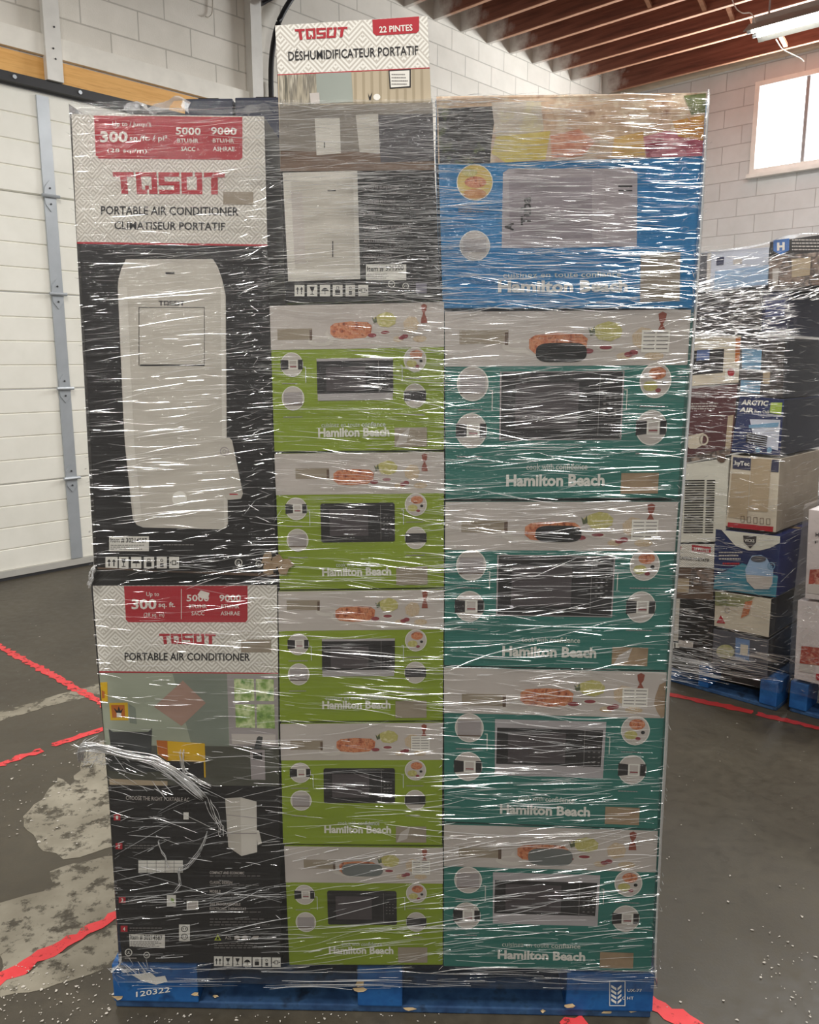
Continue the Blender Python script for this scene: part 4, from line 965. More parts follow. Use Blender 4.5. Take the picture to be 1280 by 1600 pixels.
FOLD_W = .66
class Folds:
    """many little pleats: thin ridged ribbons of gathered film"""
    def __init__(s, at, k=5): s.at = at; s.k = k; s.v = []; s.f = []; s.mi = []
    def add(s, x, y, L, ang, w, m, off=.0095, curve=0.0, jag=.0):
        w *= FOLD_W; hgt = w * .0014 * random.uniform(.16, .62)
        k = s.k; t = np.linspace(0, 1, k); c, sn = math.cos(ang), -math.sin(ang)
        bend = curve * L * (t - .5) ** 2 * 4
        px = x + (t - .5) * L * c + bend * -sn * .0; py = y + (t - .5) * L * sn + bend + (RNG.normal(0, jag, k) if jag else 0)
        ww = w * np.sqrt(np.maximum(.02, np.sin(np.pi * np.clip(t, .02, .98))))
        nx, ny = sn, -c
        a = s.at(px + nx * ww / 2, py + ny * ww / 2, off); b = s.at(px - nx * ww / 2, py - ny * ww / 2, off); r = s.at(px - nx * ww * .25, py - ny * ww * .25, off + hgt)
        i = len(s.v)
        for j in range(k): s.v += [tuple(a[j]), tuple(r[j]), tuple(b[j])]
        for j in range(k - 1):
            o = i + 3 * j
            s.f += [(o, o + 1, o + 4, o + 3), (o + 1, o + 2, o + 5, o + 4)]; s.mi += [m, m]
    def region(s, x0, y0, x1, y1, n, l0, l1, slope, sd, w0=.7, w1=1.9, mix=(.45, .4, .15), clip=None, off=.0095, curve=.02, jag=0.0):
        """slopes in degrees, positive = rising to the right"""
        cl = RNG.uniform(0, 1, (max(3, n // 9), 2))
        for _ in range(int(n * (1 if off > .012 else (.9 if y1 < 490 and x0 >= 438 else .66)))):
            if random.random() < .55:
                q = cl[random.randrange(len(cl))]; x = x0 + (x1 - x0) * min(1, max(0, q[0] + random.gauss(0, .22))); y = y0 + (y1 - y0) * min(1, max(0, q[1] + random.gauss(0, .035)))
            else: x, y = random.uniform(x0, x1), random.uniform(y0, y1)
            L = l0 + (l1 - l0) * random.random() ** 2.0
            if clip:
                lo, hi = clip(y); x = min(max(x, lo + 3), hi - 3); L = min(L, 2 * min(x - lo, hi - x))
            r = random.random(); m = 0 if r < mix[0] else (1 if r < mix[0] + mix[1] else 2)
            w = w0 + (w1 - w0) * random.random() ** 1.8
            s.add(x, y, L, math.radians(random.gauss(slope, sd)), w, m, off + random.uniform(0, .0016), random.gauss(0, curve), jag)
    def build(s, name, parent):
        org = world_loc(parent)
        me = bpy.data.meshes.new(name); me.from_pydata((np.array(s.v) - org).tolist(), [], s.f)
        for m in M_FOLD: me.materials.append(m)
        me.polygons.foreach_set('material_index', s.mi); me.update()
        return link(name, me, (0, 0, 0), parent)

LEFT = np.array([(176, 1545), (178, 1528), (188, 1505), (171, 1225), (155, 1049), (144, 915), (149, 880), (132, 560), (111, 178), (110, 165)], float)
RIGHT = np.array([(1026, 1560), (1024, 1500), (1031, 1296), (1045, 1048), (1064, 780), (1086, 482), (1107, 147), (1108, 138)], float)
eL, zL = FRONT.ez(LEFT[:, 0], LEFT[:, 1]); eR, zR = FRONT.ez(RIGHT[:, 0], RIGHT[:, 1])
def edge_l(z): return np.interp(z, zL, eL) - .004
def edge_r(z): return np.interp(z, zR, eR) + .004
yl = LEFT[::-1]; yr = RIGHT[::-1]
def pclip(y): return float(np.interp(y, yl[:, 1], yl[:, 0])), float(np.interp(y, yr[:, 1], yr[:, 0]))

def film_shell(name, parent, pl, el, er, z0, z1, depth, off, m, nz=110, nf=90, wob=.0012, curl=None):
    """a wrapped tube of film round a load: front, far side, back and near side, corners rounded"""
    rc = .012
    zs = np.linspace(z0, z1, nz); pts = []; ring = 0
    for i, z in enumerate(zs):
        a, b = float(el(z)), float(er(z)); row = []
        for e in np.linspace(a + rc, b - rc, nf): row.append((e, -off))
        for th in np.linspace(0, math.pi / 2, 5)[1:-1]: row.append((b - rc + rc * math.sin(th), -off + rc - rc * math.cos(th)))
        for y in np.linspace(-off + rc, depth, 24): row.append((b, y))
        for e in np.linspace(b, a, 14)[1:-1]: row.append((e, depth + .01))
        for y in np.linspace(depth, -off + rc, 24): row.append((a, y))
        for th in np.linspace(0, math.pi / 2, 5)[1:-1]: row.append((a + rc - rc * math.cos(th), -off + rc - rc * math.sin(th)))
        row = np.array(row); ring = len(row)
        ph = np.cumsum(np.r_[0, np.hypot(*np.diff(row, axis=0).T)])
        wv = wob * (np.sin(ph * 9 + z * 130) * .5 + np.sin(ph * 23 - z * 310 + 2) * .3 + np.sin(z * 700 + ph * 4) * .4)
        row[:nf, 1] -= np.abs(wv[:nf])
        for (e, y) in row: pts.append(pl.loc(e, z, -y))
    fs = [(i * ring + j, i * ring + (j + 1) % ring, (i + 1) * ring + (j + 1) % ring, (i + 1) * ring + j) for i in range(nz - 1) for j in range(ring)]
    org = world_loc(parent); me = bpy.data.meshes.new(name)
    me.from_pydata((np.array(pts) - org).tolist(), [], fs); me.materials.append(m); me.polygons.foreach_set('use_smooth', [True] * len(fs)); me.update()
    return link(name, me, (0, 0, 0), parent)

wrap = bpy.data.objects.new('stretch_wrap', None); COL.objects.link(wrap); wrap.location = FRONT.loc(-.06, .085, -.5)
tag(wrap, 'clear wrinkled stretch film wound round the tall stack of appliance cartons', 'film')
film_shell('film_sheet', wrap, FRONT, edge_l, edge_r, .078, 1.93, 1.0, .0075, M_FILM)

fo = Folds(FRONT.at)
R_ = fo.region
R_(112, 172, 418, 250, 90, 20, 130, 4, 4, clip=pclip); R_(118, 250, 418, 380, 130, 20, 150, 6, 4, clip=pclip)
R_(170, 200, 340, 305, 110, 5, 22, 20, 40, .6, 1.6, (.3, .5, .2)); R_(380, 250, 440, 470, 220, 6, 34, 5, 14, .6, 1.6)
R_(122, 380, 432, 640, 330, 15, 130, 5, 4, .6, 1.6, clip=pclip); R_(340, 400, 440, 900, 380, 4, 30, 8, 18, .5, 1.5, (.35, .45, .2))
R_(130, 640, 432, 890, 260, 15, 140, 4, 4, .6, 1.8, clip=pclip); R_(140, 450, 350, 800, 22, 90, 200, 7, 2, 1.0, 2.0, (.2, .6, .2), clip=pclip)
R_(150, 885, 434, 912, 40, 20, 110, 8, 8, .8, 2.2, clip=pclip)
R_(438, 165, 690, 270, 260, 15, 110, 2, 4, .6, 1.8); R_(440, 270, 690, 470, 300, 15, 110, 1, 4, .6, 2.0); R_(560, 270, 690, 470, 170, 20, 120, -1, 4, .8, 2.4, (.3, .4, .3))
R_(686, 150, 1100, 258, 620, 10, 90, 1, 4, .6, 2.2, (.25, .4, .35), clip=pclip); R_(690, 160, 1096, 470, 180, 30, 150, 0, 3, 1.0, 2.6, (.1, .4, .5), clip=pclip); R_(440, 165, 690, 470, 90, 30, 120, 1, 3, .9, 2.4, (.1, .4, .5)); R_(690, 258, 1094, 400, 520, 10, 100, 0, 4, .6, 2.0, (.35, .4, .25), clip=pclip); R_(690, 385, 1086, 482, 340, 15, 120, 0, 5, .7, 2.4, (.25, .45, .3), clip=pclip)
R_(1060, 160, 1100, 480, 130, 3, 14, 20, 50, .6, 2.0, (.3, .4, .3), clip=pclip)
R_(426, 472, 695, 706, 250, 12, 120, -3, 4, .6, 1.7); R_(560, 500, 695, 706, 130, 20, 130, -5, 3, .8, 2.4, (.3, .4, .3))
R_(432, 706, 695, 920, 200, 15, 130, -3, 3, .6, 1.7); R_(500, 706, 695, 920, 50, 60, 190, -4, 2, .9, 2.2, (.3, .4, .3))
R_(436, 922, 693, 1128, 180, 15, 130, -1, 5, .6, 1.7); R_(540, 960, 693, 1100, 34, 60, 170, -5, 2, .9, 2.4, (.2, .4, .4))
R_(440, 1128, 693, 1322, 120, 15, 130, -2, 6, .6, 1.7); R_(446, 1322, 692, 1508, 150, 20, 170, 9, 4, .6, 2.0)
R_(696, 486, 1078, 610, 270, 15, 140, 4, 6, .6, 2.0, clip=pclip); R_(696, 570, 1066, 778, 480, 15, 150, 2, 5, .6, 2.2, (.35, .4, .25), clip=pclip)
R_(696, 782, 1058, 900, 330, 15, 140, 1, 4, .6, 2.0, clip=pclip); R_(696, 880, 1050, 1048, 330, 15, 160, 3, 5, .6, 2.0, clip=pclip)
R_(696, 1044, 1038, 1180, 200, 15, 150, -2, 5, .6, 1.9, clip=pclip); R_(696, 1170, 1032, 1296, 220, 15, 160, 1, 5, .6, 2.0, clip=pclip)
R_(696, 1290, 1026, 1400, 150, 20, 190, 6, 4, .6, 2.2, clip=pclip); R_(696, 1390, 1024, 1515, 170, 20, 160, 3, 5, .6, 1.9, clip=pclip)
R_(152, 912, 434, 1050, 110, 15, 120, 1, 5, .6, 1.6, clip=pclip); R_(160, 1050, 436, 1226, 120, 15, 120, -5, 6, .6, 1.6, clip=pclip)
R_(174, 1226, 440, 1400, 190, 10, 110, 2, 14, .6, 1.6, clip=pclip); R_(180, 1380, 442, 1508, 130, 20, 160, 5, 4, .6, 1.8, clip=pclip)
R_(182, 1508, 1020, 1540, 110, 30, 260, 0, 1.2, .7, 2.0, (.5, .35, .15), clip=pclip); R_(176, 1495, 240, 1535, 40, 8, 50, -20, 25, .8, 2.6, (.3, .5, .2))
R_(126, 1148, 172, 1192, 80, 8, 34, 35, 35, .7, 2.2, (.2, .5, .3), off=.018); R_(165, 1160, 320, 1235, 60, 10, 60, -28, 14, .7, 2.0, (.3, .5, .2))
for y in (183, 275, 470, 640, 690, 760, 905, 990, 1090, 1210, 1310, 1440):      # long runs across neighbouring cartons
    R_(430, y - 14, 1040, y + 14, 9, 120, 330, -2 + y % 7, 3, .8, 2.0, (.4, .45, .15), clip=pclip)
# short milky folds along the carton edges, put in as glints
for q in [qA, qL, qD, qB] + [t_[0] for t_ in teals + greens]:
    (x0, y0), (x1, y1), (x2, y2), (x3, y3) = q
    for _ in range(12):
        f_ = random.random(); x, y = x1 + (x2 - x1) * f_ - 3, y1 + (y2 - y1) * f_
        fo.add(x, y, random.uniform(3, 12), random.uniform(-.9, .9), random.uniform(.6, 1.6), random.choice((0, 1, 1, 2)), .011)
o = fo.build('film_folds', wrap); o['kind'] = 'stuff'

# pleats on the sides of the two tall loads (x = depth, y = height, in units of 1.45 mm)
def side_at(pl, edge, sgn):
    def at(px, py, off=0.0):
        px = np.asarray(px, float); py = np.asarray(py, float); z = py * .00145
        e = edge(z) + sgn * (off - .006)
        return pl.p * np.array([1, 1, 0]) + e[..., None] * pl.e + z[..., None] * np.array([0, 0, 1.]) + (px * .00145)[..., None] * pl.n
    return at
def side_folds(pl, edge, sgn, z0, z1, dep, n, parent):
    s_ = Folds(side_at(pl, edge, sgn))
    s_.region(4, z0 / .00145, dep / .00145 - 4, z1 / .00145, n, 15, 150, 0, 4, .7, 2.0, (.35, .4, .25), clip=lambda y: (0, dep / .00145), off=.0125)
    o = s_.build('film_folds', parent); o['kind'] = 'stuff'
side_folds(FRONT, edge_r, 1, .13, 1.9, .95, 480, wrap); side_folds(FRONT, edge_l, -1, .13, 1.88, .95, 480, wrap)
# milky film bead imitating the rim light down one corner, then film ropes
def rope(name, pl, pts, offs, r, n, parent, m=2, spread=1.0):
    g = MB(); p = np.array(pts, float); tt_ = np.linspace(0, 1, len(p)); tq = np.linspace(0, 1, 26)
    for k in range(n):
        sx, sy = random.gauss(0, spread), random.gauss(0, spread); ph = random.random() * 6
        x = np.interp(tq, tt_, p[:, 0]) + sx + np.sin(tq * 9 + ph) * spread * .7; y = np.interp(tq, tt_, p[:, 1]) + sy + np.cos(tq * 11 + ph) * spread * .7
        of = np.interp(tq, tt_, offs) + random.uniform(-.003, .004)
        q = np.stack([pl.at(a_, b_, c_) for a_, b_, c_ in zip(x, y, of)])
        rr = r * np.random.default_rng(k).uniform(.4, 1.2, len(q)); rr[0] = rr[-1] = r * .2
        g.tube(list(q), rr, M_FOLD[m if k % 3 else 1], 5)
    return g.build(name, parent, smooth=True)
rope('film_edge', FRONT, [(1105, 142), (1095, 320), (1085, 482), (1064, 780), (1044, 1048), (1031, 1296), (1022, 1500), (1024, 1530)], [.006] * 8, .0024, 5, wrap, 2, .8)
rope('film_rope', FRONT, [(132, 1180), (138, 1158), (152, 1151), (172, 1158), (205, 1172), (240, 1182), (270, 1200), (300, 1222), (320, 1240)], [.02, .035, .04, .03, .02, .014, .012, .012, .011], .0014, 24, wrap, 2, 3.4)
rope('film_rope', FRONT, [(284, 1168), (286, 1190), (292, 1204), (305, 1214), (330, 1222)], [.011] * 5, .0010, 7, wrap, 1, 2.2)
rope('film_rope', FRONT, [(325, 1300), (312, 1330), (295, 1350), (280, 1356), (284, 1378), (276, 1388)], [.011] * 6, .0009, 6, wrap, 1, 1.8)
rope('film_rope', FRONT, [(250, 1312), (256, 1328), (262, 1340), (266, 1352)], [.011] * 4, .0009, 4, wrap, 1, 1.4)
rope('film_rope', FRONT, [(326, 1245), (345, 1285), (350, 1300)], [.011] * 3, .0009, 5, wrap, 1, 2.4)
rope('film_rope', FRONT, [(152, 884), (150, 898), (144, 914)], [.012, .016, .012], .002, 6, wrap, 1, 2.0)
# film drawn over the top edge, with loose tails
def flap(pts, width, m, off0=.0, n=14):
    p = np.array(pts, float); tt_ = np.linspace(0, 1, len(p)); tq = np.linspace(0, 1, n)
    x = np.interp(tq, tt_, p[:, 0]); y = np.interp(tq, tt_, p[:, 1]); y2 = y - width * np.sin(np.pi * np.clip(tq, .05, .95)) * (1 + .25 * np.sin(tq * 17))
    a = FRONT.at(x, y, off0 + .006 * np.sin(tq * 8)[:, None]) if False else np.stack([FRONT.at(u_, v_, off0 + .006 * math.sin(k)) for k, (u_, v_) in enumerate(zip(x, y))])
    b = np.stack([FRONT.at(u_, v_, off0 - .05 + .01 * math.sin(k * 1.7)) for k, (u_, v_) in enumerate(zip(x, y2))])
    g = MB(); g.mesh(list(a) + list(b), [(k, k + 1, n + k + 1, n + k) for k in range(n - 1)], m); g.build('film_tail', wrap, smooth=True)
flap([(112, 177), (130, 171), (160, 173), (200, 171), (240, 173), (280, 170), (340, 172), (420, 168)], 9, M_FOLD[0], .006)
flap([(194, 172), (204, 160), (214, 158), (224, 168), (232, 173)], 8, M_FOLD[1], .004)
flap([(228, 173), (250, 160), (270, 152), (284, 150), (283, 166)], 9, M_FOLD[1], .0)
flap([(380, 172), (395, 164), (410, 162), (424, 166), (434, 168)], 7, M_FOLD[0], .004)
flap([(435, 166), (480, 163), (540, 161), (600, 160), (676, 157)], 6, M_FOLD[0], .012)
flap([(680, 157), (760, 153), (860, 152), (960, 150), (1060, 147), (1105, 145)], 6, M_FOLD[1], .007)
flap([(176, 1512), (186, 1508), (200, 1512), (230, 1514)], 6, M_FOLD[1], .012)

# ================================================================ THE TWO PALLETS BEYOND
def pal2_q(*c): return [(float(x), float(y)) for x, y in c]
def c2(name, q, depth, m, label, side=None, cat='carton'): return carton(name, PAL2, q, depth, m, label, cat, None, side or M_SIDE)
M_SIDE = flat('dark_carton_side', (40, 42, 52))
pallet(PAL2, *[float(PAL2.ez(np.array([x]), np.array([1090]))[0][0]) for x in (985, 1216)], 1.0,
       [tuple(float(PAL2.ez(np.array([x]), np.array([1080]))[0][0]) for x in pr) for pr in ((986, 1012), (1090, 1106), (1187, 1215))], 'blue pallet under the wrapped mixed cartons by the window wall', None, .13)
M_SLATE = flat('slate_print', (84, 84, 92)); M_ICE = flat('ice_blue_print', (150, 176, 206)); M_ICEW = flat('ice_white_print', (196, 200, 214)); M_SKY = flat('sky_print', (110, 152, 182))
M_NVP = flat('navy_print', (44, 48, 78)); M_DEEP = flat('deep_blue_print', (22, 40, 88)); M_CREAM = flat('cream_print', (206, 196, 178)); M_GRILLE = flat('grille_white_print', (214, 212, 200))
M_KITCH = speck('kitchen_photo_print', [(90, 80, 76), (140, 120, 108), (70, 62, 60), (170, 150, 136)], 16)
def A2(): return Art(PAL2)
b = c2('heater_carton', [(1203, 378), (1300, 364), (1296, 444), (1201, 455)], .5, M_DARK, 'black-topped carton with a blue shield emblem, highest on the pallet by the window wall')
a = A2(); a.poly([(1209, 375.5), (1234, 372.5), (1233.5, 391), (1220, 398), (1209, 392)], flat('shield_blue_print', (60, 110, 180)), .002); a.text('H', (1215, 391), (1227, 390), 11, W, .004, .06); a.build('emblem', b)
a = A2(); a.lines(1238, 374, 1290, 4, 5, M_LGREY, 2, .002); a.build('lettering', b)
a = A2(); a.poly([(1202.5, 402), (1298, 392), (1296, 443), (1201.5, 454)], M_KITCH, .002); a.poly([(1238, 405), (1268, 402), (1266, 430), (1238, 434)], M_TAN, .004); a.poly([(1208, 420), (1218, 419), (1216, 446), (1208, 448)], M_LGREY, .004); a.build('kitchen_picture', b)
b = c2('appliance_carton', [(1085, 396), (1202, 386), (1199.5, 446), (1083, 458)], .5, M_ICEW, 'pale blue and white carton beside the blue shield carton at the top of its pallet', M_NVP)
a = A2(); a.poly([(1118, 424), (1202, 414), (1200, 444), (1116, 452)], M_ICE, .002); a.poly([(1120, 402), (1132, 401), (1131, 414), (1120, 415)], M_NVP, .002); a.poly([(1146, 406), (1160, 404), (1160, 412), (1146, 413)], M_LGREY, .002); a.build('printed_panel', b)
a = A2(); a.poly([(1085, 398), (1106, 396), (1104, 453), (1083, 456)], M_SLATE, .002); a.poly([(1106, 396), (1112, 395), (1110, 452), (1104, 453)], M_LGREY, .002); a.build('dark_end_panel', b)
b = c2('appliance_carton', [(1082, 460), (1191, 452), (1189, 517), (1078, 522)], .5, M_DARK2, 'dark grey carton half hidden by glittering film, beside a navy one')
a = A2(); a.lines(1086, 470, 1150, 4, 9, M_SLATE, 3, .002); a.build('lettering', b)
b = c2('appliance_carton', [(1192, 458), (1233, 455), (1229, 524), (1190, 521)], .5, M_NVP, 'navy blue carton under the blue shield carton on the mixed pallet', M_NVP)
a = A2(); a.poly([(1197, 470), (1228, 468), (1226, 495), (1196, 496)], flat('violet_navy_print', (70, 78, 120)), .002); a.build('printed_panel', b)
b = c2('oven_carton', [(1078, 527), (1158, 524), (1154, 598), (1073, 604)], .5, M_CREAM, 'cream carton picturing a countertop oven with an orange edge, above the maroon one')
a = A2(); a.poly([(1084, 548), (1132, 545), (1130, 582), (1081, 586)], M_DARK, .002); a.poly([(1090, 547), (1110, 546), (1109, 562), (1089, 564)], flat('blue_swatch_print', (90, 110, 160)), .004); a.poly([(1150, 528), (1158, 527), (1156, 565), (1149, 566)], M_ORANGE, .002); a.poly([(1134, 576), (1150, 574), (1149, 592), (1133, 594)], W, .002); a.ell(1143, 582, 5.5, 6, M_RED, .004); a.build('oven_picture', b)
b = c2('cooler_carton', [(1159, 526), (1227, 528), (1223, 622), (1155, 613)], .5, M_DARK2, 'grey carton with a light blue window stripe, over the blue air cooler carton')
a = A2(); a.poly([(1160, 545), (1191, 546), (1189, 578), (1160, 577)], M_SKY, .002); a.poly([(1158, 594), (1189, 595), (1188, 615), (1157, 612)], M_SKY, .002); a.poly([(1193, 580), (1204, 581), (1203, 600), (1192, 599)], M_TAN, .002); a.build('printed_panel', b)
a = A2(); a.text('Plus', (1193, 613), (1211, 614.5), 3.5, W, .003, .02); a.build('lettering', b)
b = c2('cup_carton', [(1073, 608), (1153, 600), (1143, 708), (1067, 724)], .5, M_PLUM, 'maroon carton printed with a white cup and handle')
a = A2(); a.poly([(1073, 682), (1100, 676), (1097, 696), (1088, 701), (1078, 701), (1073, 695)], M_CREAM, .002); a.ring(1100, 687, 7.5, 9, 2.2, M_CREAM, .002); a.poly([(1138, 650), (1147, 648), (1141, 706), (1133, 708)], M_TAN, .002); a.build('cup_picture', b)
a = A2(); a.lines(1074, 630, 1130, 3, 4, M_LGREY, 1.5, .002); a.build('lettering', b); a = A2(); a.poly([(1066, 716), (1142, 700), (1141, 710), (1066, 724)], M_KITCH, .002); a.ell(1128, 716, 7, 7, M_BROWN, .003); a.build('foot_picture', b)
b = c2('air_cooler_carton', [(1156, 617), (1225, 624), (1219, 712), (1142, 706)], .5, M_DEEP, 'blue air cooler carton with white italic title and green corner', M_NAVY)
a = A2(); a.text('ARCTIC', (1159, 632), (1200, 634), 7.5, W, .003, .03, (.25, -1)); a.text('AIR', (1156, 643), (1178, 645), 7, W, .003, .03, (.25, -1)); a.text('Pure Chill', (1180, 645), (1202, 646), 4.5, W, .003, .01); a.build('lettering', b)
a = A2(); a.poly([(1205, 629), (1223, 629), (1221, 648), (1203, 645)], flat('lime_corner_print', (150, 176, 60)), .002); a.poly([(1172, 655), (1220, 656), (1216, 704), (1180, 694)], M_ICEW, .002); a.poly([(1171, 664), (1218, 660), (1216, 667), (1171, 669)], M_SKY, .004); a.poly([(1168, 676), (1200, 682), (1198, 697), (1166, 691)], M_DARK, .004)
for k in range(4): a.poly([(1169, 678 + k * 4), (1199, 684 + k * 3.2), (1199, 685 + k * 3.2), (1169, 679 + k * 4)], M_ICEW, .006)
for x in (1185, 1203): a.ell(x, 703, 4, 4.5, M_SKY, .004)
a.build('cooler_picture', b)
b = c2('grille_unit', [(1066, 726), (1139, 715), (1133, 846), (1058, 848)], .45, M_GRILLE, 'white window air conditioner with a black-slotted front grille', M_GRILLE, 'air conditioner')
a = A2()
for k in range(22):
    y = 750 + k * 3.85
    a.poly([(1071.5 - k * .15, y), (1101.5 - k * .15, y - .3), (1101.5 - k * .15, y + 1.7), (1071.5 - k * .15, y + 2)], M_INK, .002); a.poly([(1105 - k * .15, y), (1118 - k * .15, y - .2), (1118 - k * .15, y + 1.8), (1105 - k * .15, y + 1.9)], M_INK, .002)
a.build('grille', b)
b = c2('kraft_print_carton', [(1143, 711), (1219, 717), (1212, 832), (1134, 822)], .5, M_CREAM, 'cream and tan carton with a navy title block and red foot stripe', M_KRAFT2)
a = A2(); a.poly([(1146, 714), (1174, 716), (1173, 735), (1145, 732)], M_NVP, .002); a.text('hyTec', (1149, 726), (1172, 728), 6.5, W, .004, .03); a.poly([(1207, 718), (1218, 719), (1217, 738), (1205, 737)], M_NVP, .002); a.build('lettering', b)
a = A2(); a.poly([(1175, 716), (1206, 718), (1200, 800), (1170, 798)], M_TAN, .002); a.poly([(1144, 740), (1172, 742), (1168, 812), (1138, 808)], M_TAN, .002); a.poly([(1138, 816), (1209, 823), (1208, 831), (1137, 823)], M_RED, .002)
for k in range(5): a.frame(1158 + k * 10, 806 + k, 1164 + k * 10, 816 + k, .8, M_BROWN, .003)
a.build('printed_panel', b)
b = c2('dehumidifier_box', [(1057, 850), (1117, 850), (1113, 1036), (1047, 1022)], .45, M_BLACK, 'slim dehumidifier carton with a pale header, beside the blue humidifier carton')
a = A2(); a.poly([(1057, 850), (1117, 850), (1116, 887), (1055, 886)], M_CHEVB, .002); a.build('header_panel', b)
a = A2(); a.poly([(1082, 851), (1112, 855), (1111, 864), (1082, 861)], M_RED, .004); a.text('22 PINTES', (1085, 858.5), (1109, 862), 4, W, .006, .02); a.build('capacity_badge', b)
a = A2(); a.text('IFICATEUR PORTATIF', (1057, 873), (1109, 878), 4.6, M_INK, .004, .02); a.text('OT', (1058, 859), (1066, 859), 5, M_RED, .004, .03); a.build('lettering', b)
a = A2(); a.poly([(1055, 887), (1116, 888), (1115, 938), (1053, 934)], M_BROWN, .002); a.poly([(1080, 890), (1115, 890), (1114, 915), (1080, 914)], M_KITCH, .003); a.poly([(1060, 903), (1078, 904), (1077, 926), (1059, 925)], M_TAN, .004); a.build('bedroom_picture', b)
a = A2(); a.poly([(1050, 934), (1063, 936), (1060, 1002), (1046, 1000)], M_UNIT, .002); a.poly([(1061, 1000), (1084, 1003), (1083, 1012), (1060, 1010)], M_LGREY, .002)
for x in (1048, 1056): a.rect(x, 1004, x + 6, 1012, W, .002)
a.build('product_picture', b)
b = c2('humidifier_carton', [(1118, 826), (1220, 838), (1212, 934), (1114, 920)], .45, M_DEEP, 'blue humidifier carton with a white curved top and a glass tank picture', flat('dark_blue_side', (16, 34, 100)))
a = A2(); a.poly([(1128, 828), (1219.5, 838), (1219, 848), (1204, 856), (1188, 860), (1170, 860), (1150, 853)], M_GRILLE, .002); a.poly([(1162, 836.5), (1183, 838), (1182, 848), (1173, 857), (1163, 847)], M_DARK2, .004); a.text('VICKS', (1164.5, 846), (1180, 847), 4.5, W, .006, .02); a.build('curved_header', b)
a = A2(); a.poly([(1118, 900), (1160, 880), (1216, 900), (1212.5, 933), (1115, 920)], flat('teal_glow_print', (60, 130, 150)), .0015); a.poly([(1172, 874), (1176, 868), (1190, 867), (1199, 872), (1209, 890), (1208, 912), (1202, 921), (1180, 921), (1168, 908), (1165, 890)], M_ICE, .003); a.poly([(1166, 897), (1208, 901), (1207, 913), (1202, 920), (1180, 920), (1168, 908)], M_LGREY, .005); a.ell(1186, 873, 12, 5, M_SLATE, .005); a.ring(1206, 884, 6, 6, 1.3, M_SKY, .005); a.text('6', (1203.5, 887), (1208.5, 887), 6, M_SKY, .006, .02); a.build('tank_picture', b)
a = A2(); a.lines(1124, 862, 1164, 3, 5, M_LGREY, 2, .003); a.lines(1130, 879, 1164, 1, 4, M_RED, 3, .003); a.lines(1122, 888, 1150, 4, 6, M_SKY, 1.6, .003); a.build('lettering', b)
b = c2('food_print_carton', [(1118, 923), (1205, 936), (1201, 996), (1116, 978)], .45, M_CREAM, 'pale carton with plants and a small red triangle, under the blue humidifier carton', M_BLACK)
a = A2(); a.poly([(1118, 924), (1180, 933), (1160, 948), (1118, 946)], speck('green_foliage_print', [(120, 124, 80), (150, 150, 110), (96, 104, 60)], 20), .002); a.poly([(1165, 940), (1177, 938), (1170, 960), (1158, 966)], M_PIZZA, .003); a.poly([(1120, 973), (1127, 961), (1134, 974)], M_RED, .003); a.ring(1137, 953, 4, 5, .8, M_MGREY, .003); a.build('printed_panel', b)
b = c2('multi_print_carton', [(1115, 982), (1201, 1000), (1199, 1058), (1113.5, 1038)], .45, M_SLATE, 'lowest slate blue carton with a round green picture, on the far pallet', M_BLACK)
a = A2(); a.ell(1134, 1018, 14, 11, speck('salad_print', [(150, 150, 90), (186, 180, 140), (120, 130, 70)], 30), .002); a.poly([(1150, 996), (1172, 1000), (1171, 1034), (1149, 1031)], flat('soft_blue_print', (110, 136, 176)), .002); a.poly([(1158, 1006), (1170, 1008), (1169, 1024), (1157, 1022)], M_CREAM, .004); a.build('printed_panel', b)
# film round it
wrap2 = bpy.data.objects.new('stretch_wrap', None); COL.objects.link(wrap2); wrap2.location = PAL2.loc(float(PAL2.ez(np.array([1150]), np.array([1080]))[0][0]), .12, -.3)
tag(wrap2, 'clear stretch film glittering round the mixed cartons on the far blue pallet', 'film')
L2 = np.array([(1035, 1062), (1046, 850), (1083, 390)], float); R2 = np.array([(1216, 1075), (1203, 1040), (1218, 840), (1226, 620), (1235, 455), (1262, 449), (1303, 420), (1304, 362)], float)
eL2, zL2 = PAL2.ez(L2[:, 0], L2[:, 1]); eR2, zR2 = PAL2.ez(R2[:, 0], R2[:, 1])
film_shell('film_sheet', wrap2, PAL2, lambda z: np.interp(z, zL2, eL2) - .01, lambda z: np.interp(z, zR2, eR2) + .012, .09, float(zR2.max()) - .01, .6, .016, M_FILM2, 70, 50, .002)
f2 = Folds(PAL2.at)
def r2(x0, y0, x1, y1, n, l0, l1, sl, sd, w0=.5, w1=1.5, mix=(.3, .45, .25)): f2.region(x0, y0, x1, y1, int(n * 1.7), l0, l1, sl, sd, w0 * 1.25, w1 * 1.35, mix, off=.018)
r2(1083, 395, 1280, 460, 130, 6, 50, 8, 10, .6, 1.5, (.3, .5, .2)); r2(1083, 445, 1280, 470, 90, 10, 60, 8, 8, .7, 1.8, (.2, .5, .3)); r2(1080, 460, 1235, 525, 260, 4, 40, 4, 10, .5, 1.4, (.3, .5, .2)); r2(1080, 515, 1235, 532, 70, 10, 60, 2, 6, .8, 2.0, (.2, .5, .3))
r2(1075, 530, 1226, 620, 190, 8, 60, 0, 4, .5, 1.4); r2(1070, 620, 1222, 720, 150, 4, 40, -2, 6, .5, 1.3); r2(1060, 720, 1215, 850, 70, 6, 50, 0, 10, .5, 1.2); r2(1055, 840, 1212, 930, 90, 10, 50, -3, 4, .5, 1.4); r2(1050, 930, 1205, 1040, 170, 6, 50, -8, 6, .5, 1.3); r2(1046, 1020, 1212, 1062, 90, 20, 90, -11, 3, .6, 1.8, (.4, .45, .15))
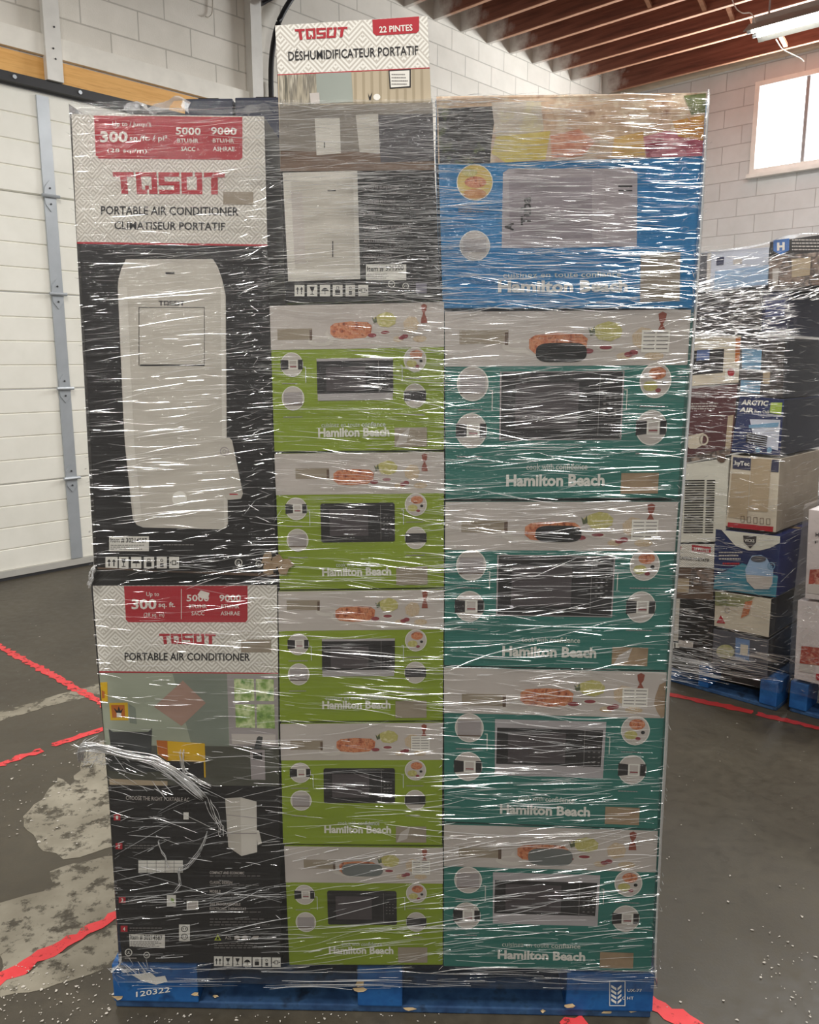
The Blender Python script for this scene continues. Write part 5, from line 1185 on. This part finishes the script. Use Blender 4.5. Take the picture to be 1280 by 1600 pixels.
o = f2.build('film_folds', wrap2); o['kind'] = 'stuff'
g = MB()
def flap2(pts, width, m):
    p = np.array(pts, float); n = 14; tt_ = np.linspace(0, 1, len(p)); tq = np.linspace(0, 1, n)
    x = np.interp(tq, tt_, p[:, 0]); y = np.interp(tq, tt_, p[:, 1])
    a_ = np.stack([PAL2.at(u_, v_, .014 + .006 * math.sin(k)) for k, (u_, v_) in enumerate(zip(x, y))]); b_ = np.stack([PAL2.at(u_, v_ - width * (.6 + .4 * math.sin(k * 1.3)), -.10) for k, (u_, v_) in enumerate(zip(x, y))])
    g.mesh(list(a_) + list(b_), [(k, k + 1, n + k + 1, n + k) for k in range(n - 1)], m)
flap2([(1084, 396), (1110, 392), (1150, 388), (1203, 380), (1225, 370), (1245, 366), (1300, 363)], 6, M_FOLD[1]); flap2([(1090, 397), (1108, 394), (1150, 391), (1200, 386)], 4, M_FOLD[0])
g.build('film_tails', wrap2, smooth=True)

side_folds(PAL2, lambda z: np.interp(z, zR2, eR2) + .012, 1, .16, 1.95, .55, 520, wrap2)
# third pallet, cut by the edge of the picture
pallet(PAL3, *[float(PAL3.ez(np.array([x]), np.array([1100]))[0][0]) for x in (1233, 1360)], .9,
       [tuple(float(PAL3.ez(np.array([x]), np.array([1090]))[0][0]) for x in pr) for pr in ((1233.5, 1262), (1300, 1314), (1336, 1359))], 'blue pallet at the edge of the picture beside the mixed pallet', None, .14)
M_WCART = flat('white_red_carton', (206, 196, 194)); M_FRUIT = speck('red_fruit_print', [(190, 90, 70), (150, 60, 50), (206, 150, 130), (120, 60, 54)], 26)
def c3(q, label): return carton('white_carton', PAL3, q, .4, M_WCART, label, 'carton', 'white cartons on the pallet at the edge')
b = c3([(1247, 938), (1350, 950), (1348, 1086), (1241, 1060)], 'white carton with a red picture, standing on the blue pallet at the edge')
a = Art(PAL3); a.poly([(1253, 1009), (1300, 1014), (1300, 1042), (1250, 1036)], M_FRUIT, .002); a.poly([(1250, 1037), (1274, 1040), (1272, 1052), (1249, 1048)], M_LGREY, .003); a.poly([(1276, 1052), (1300, 1055), (1300, 1066), (1275, 1062)], M_RED, .003); a.build('printed_panel', b)
b = c3([(1264, 796), (1352, 806), (1350, 946), (1258, 935)], 'white carton with a red printed picture, stacked above another at the edge')
a = Art(PAL3); a.text('H', (1275, 838), (1280, 838.5), 6, M_INK, .003, .03); a.text('F', (1274, 849), (1279, 849), 4, M_INK, .003); a.poly([(1266, 890), (1300, 888), (1300, 925), (1264, 912)], M_FRUIT, .002); a.poly([(1262, 912), (1300, 914), (1300, 930), (1262, 926)], M_LGREY, .003); a.build('printed_panel', b)
wrap3 = bpy.data.objects.new('stretch_wrap', None); COL.objects.link(wrap3); wrap3.location = PAL3.loc(float(PAL3.ez(np.array([1300]), np.array([1080]))[0][0]), .12, -.2)
tag(wrap3, 'crumpled stretch film round the white cartons at the edge of the picture', 'film')
L3 = np.array([(1232, 1085), (1238, 1060), (1245, 940), (1262, 796)], float); eL3, zL3 = PAL3.ez(L3[:, 0], L3[:, 1]); e3 = float(PAL3.ez(np.array([1356]), np.array([950]))[0][0])
film_shell('film_sheet', wrap3, PAL3, lambda z: np.interp(z, zL3, eL3) - .012, lambda z: e3 + .02 + 0 * z, .09, float(zL3.max()) + .02, .45, .016, M_FILM2, 40, 30, .003)
f3 = Folds(PAL3.at)
f3.region(1248, 945, 1300, 1010, 150, 3, 14, 10, 60, .5, 1.4, off=.019); f3.region(1240, 1010, 1300, 1080, 80, 4, 30, -8, 20, .5, 1.5, off=.019); f3.region(1262, 800, 1300, 940, 50, 4, 24, -5, 20, .5, 1.2, off=.019)
o = f3.build('film_folds', wrap3); o['kind'] = 'stuff'
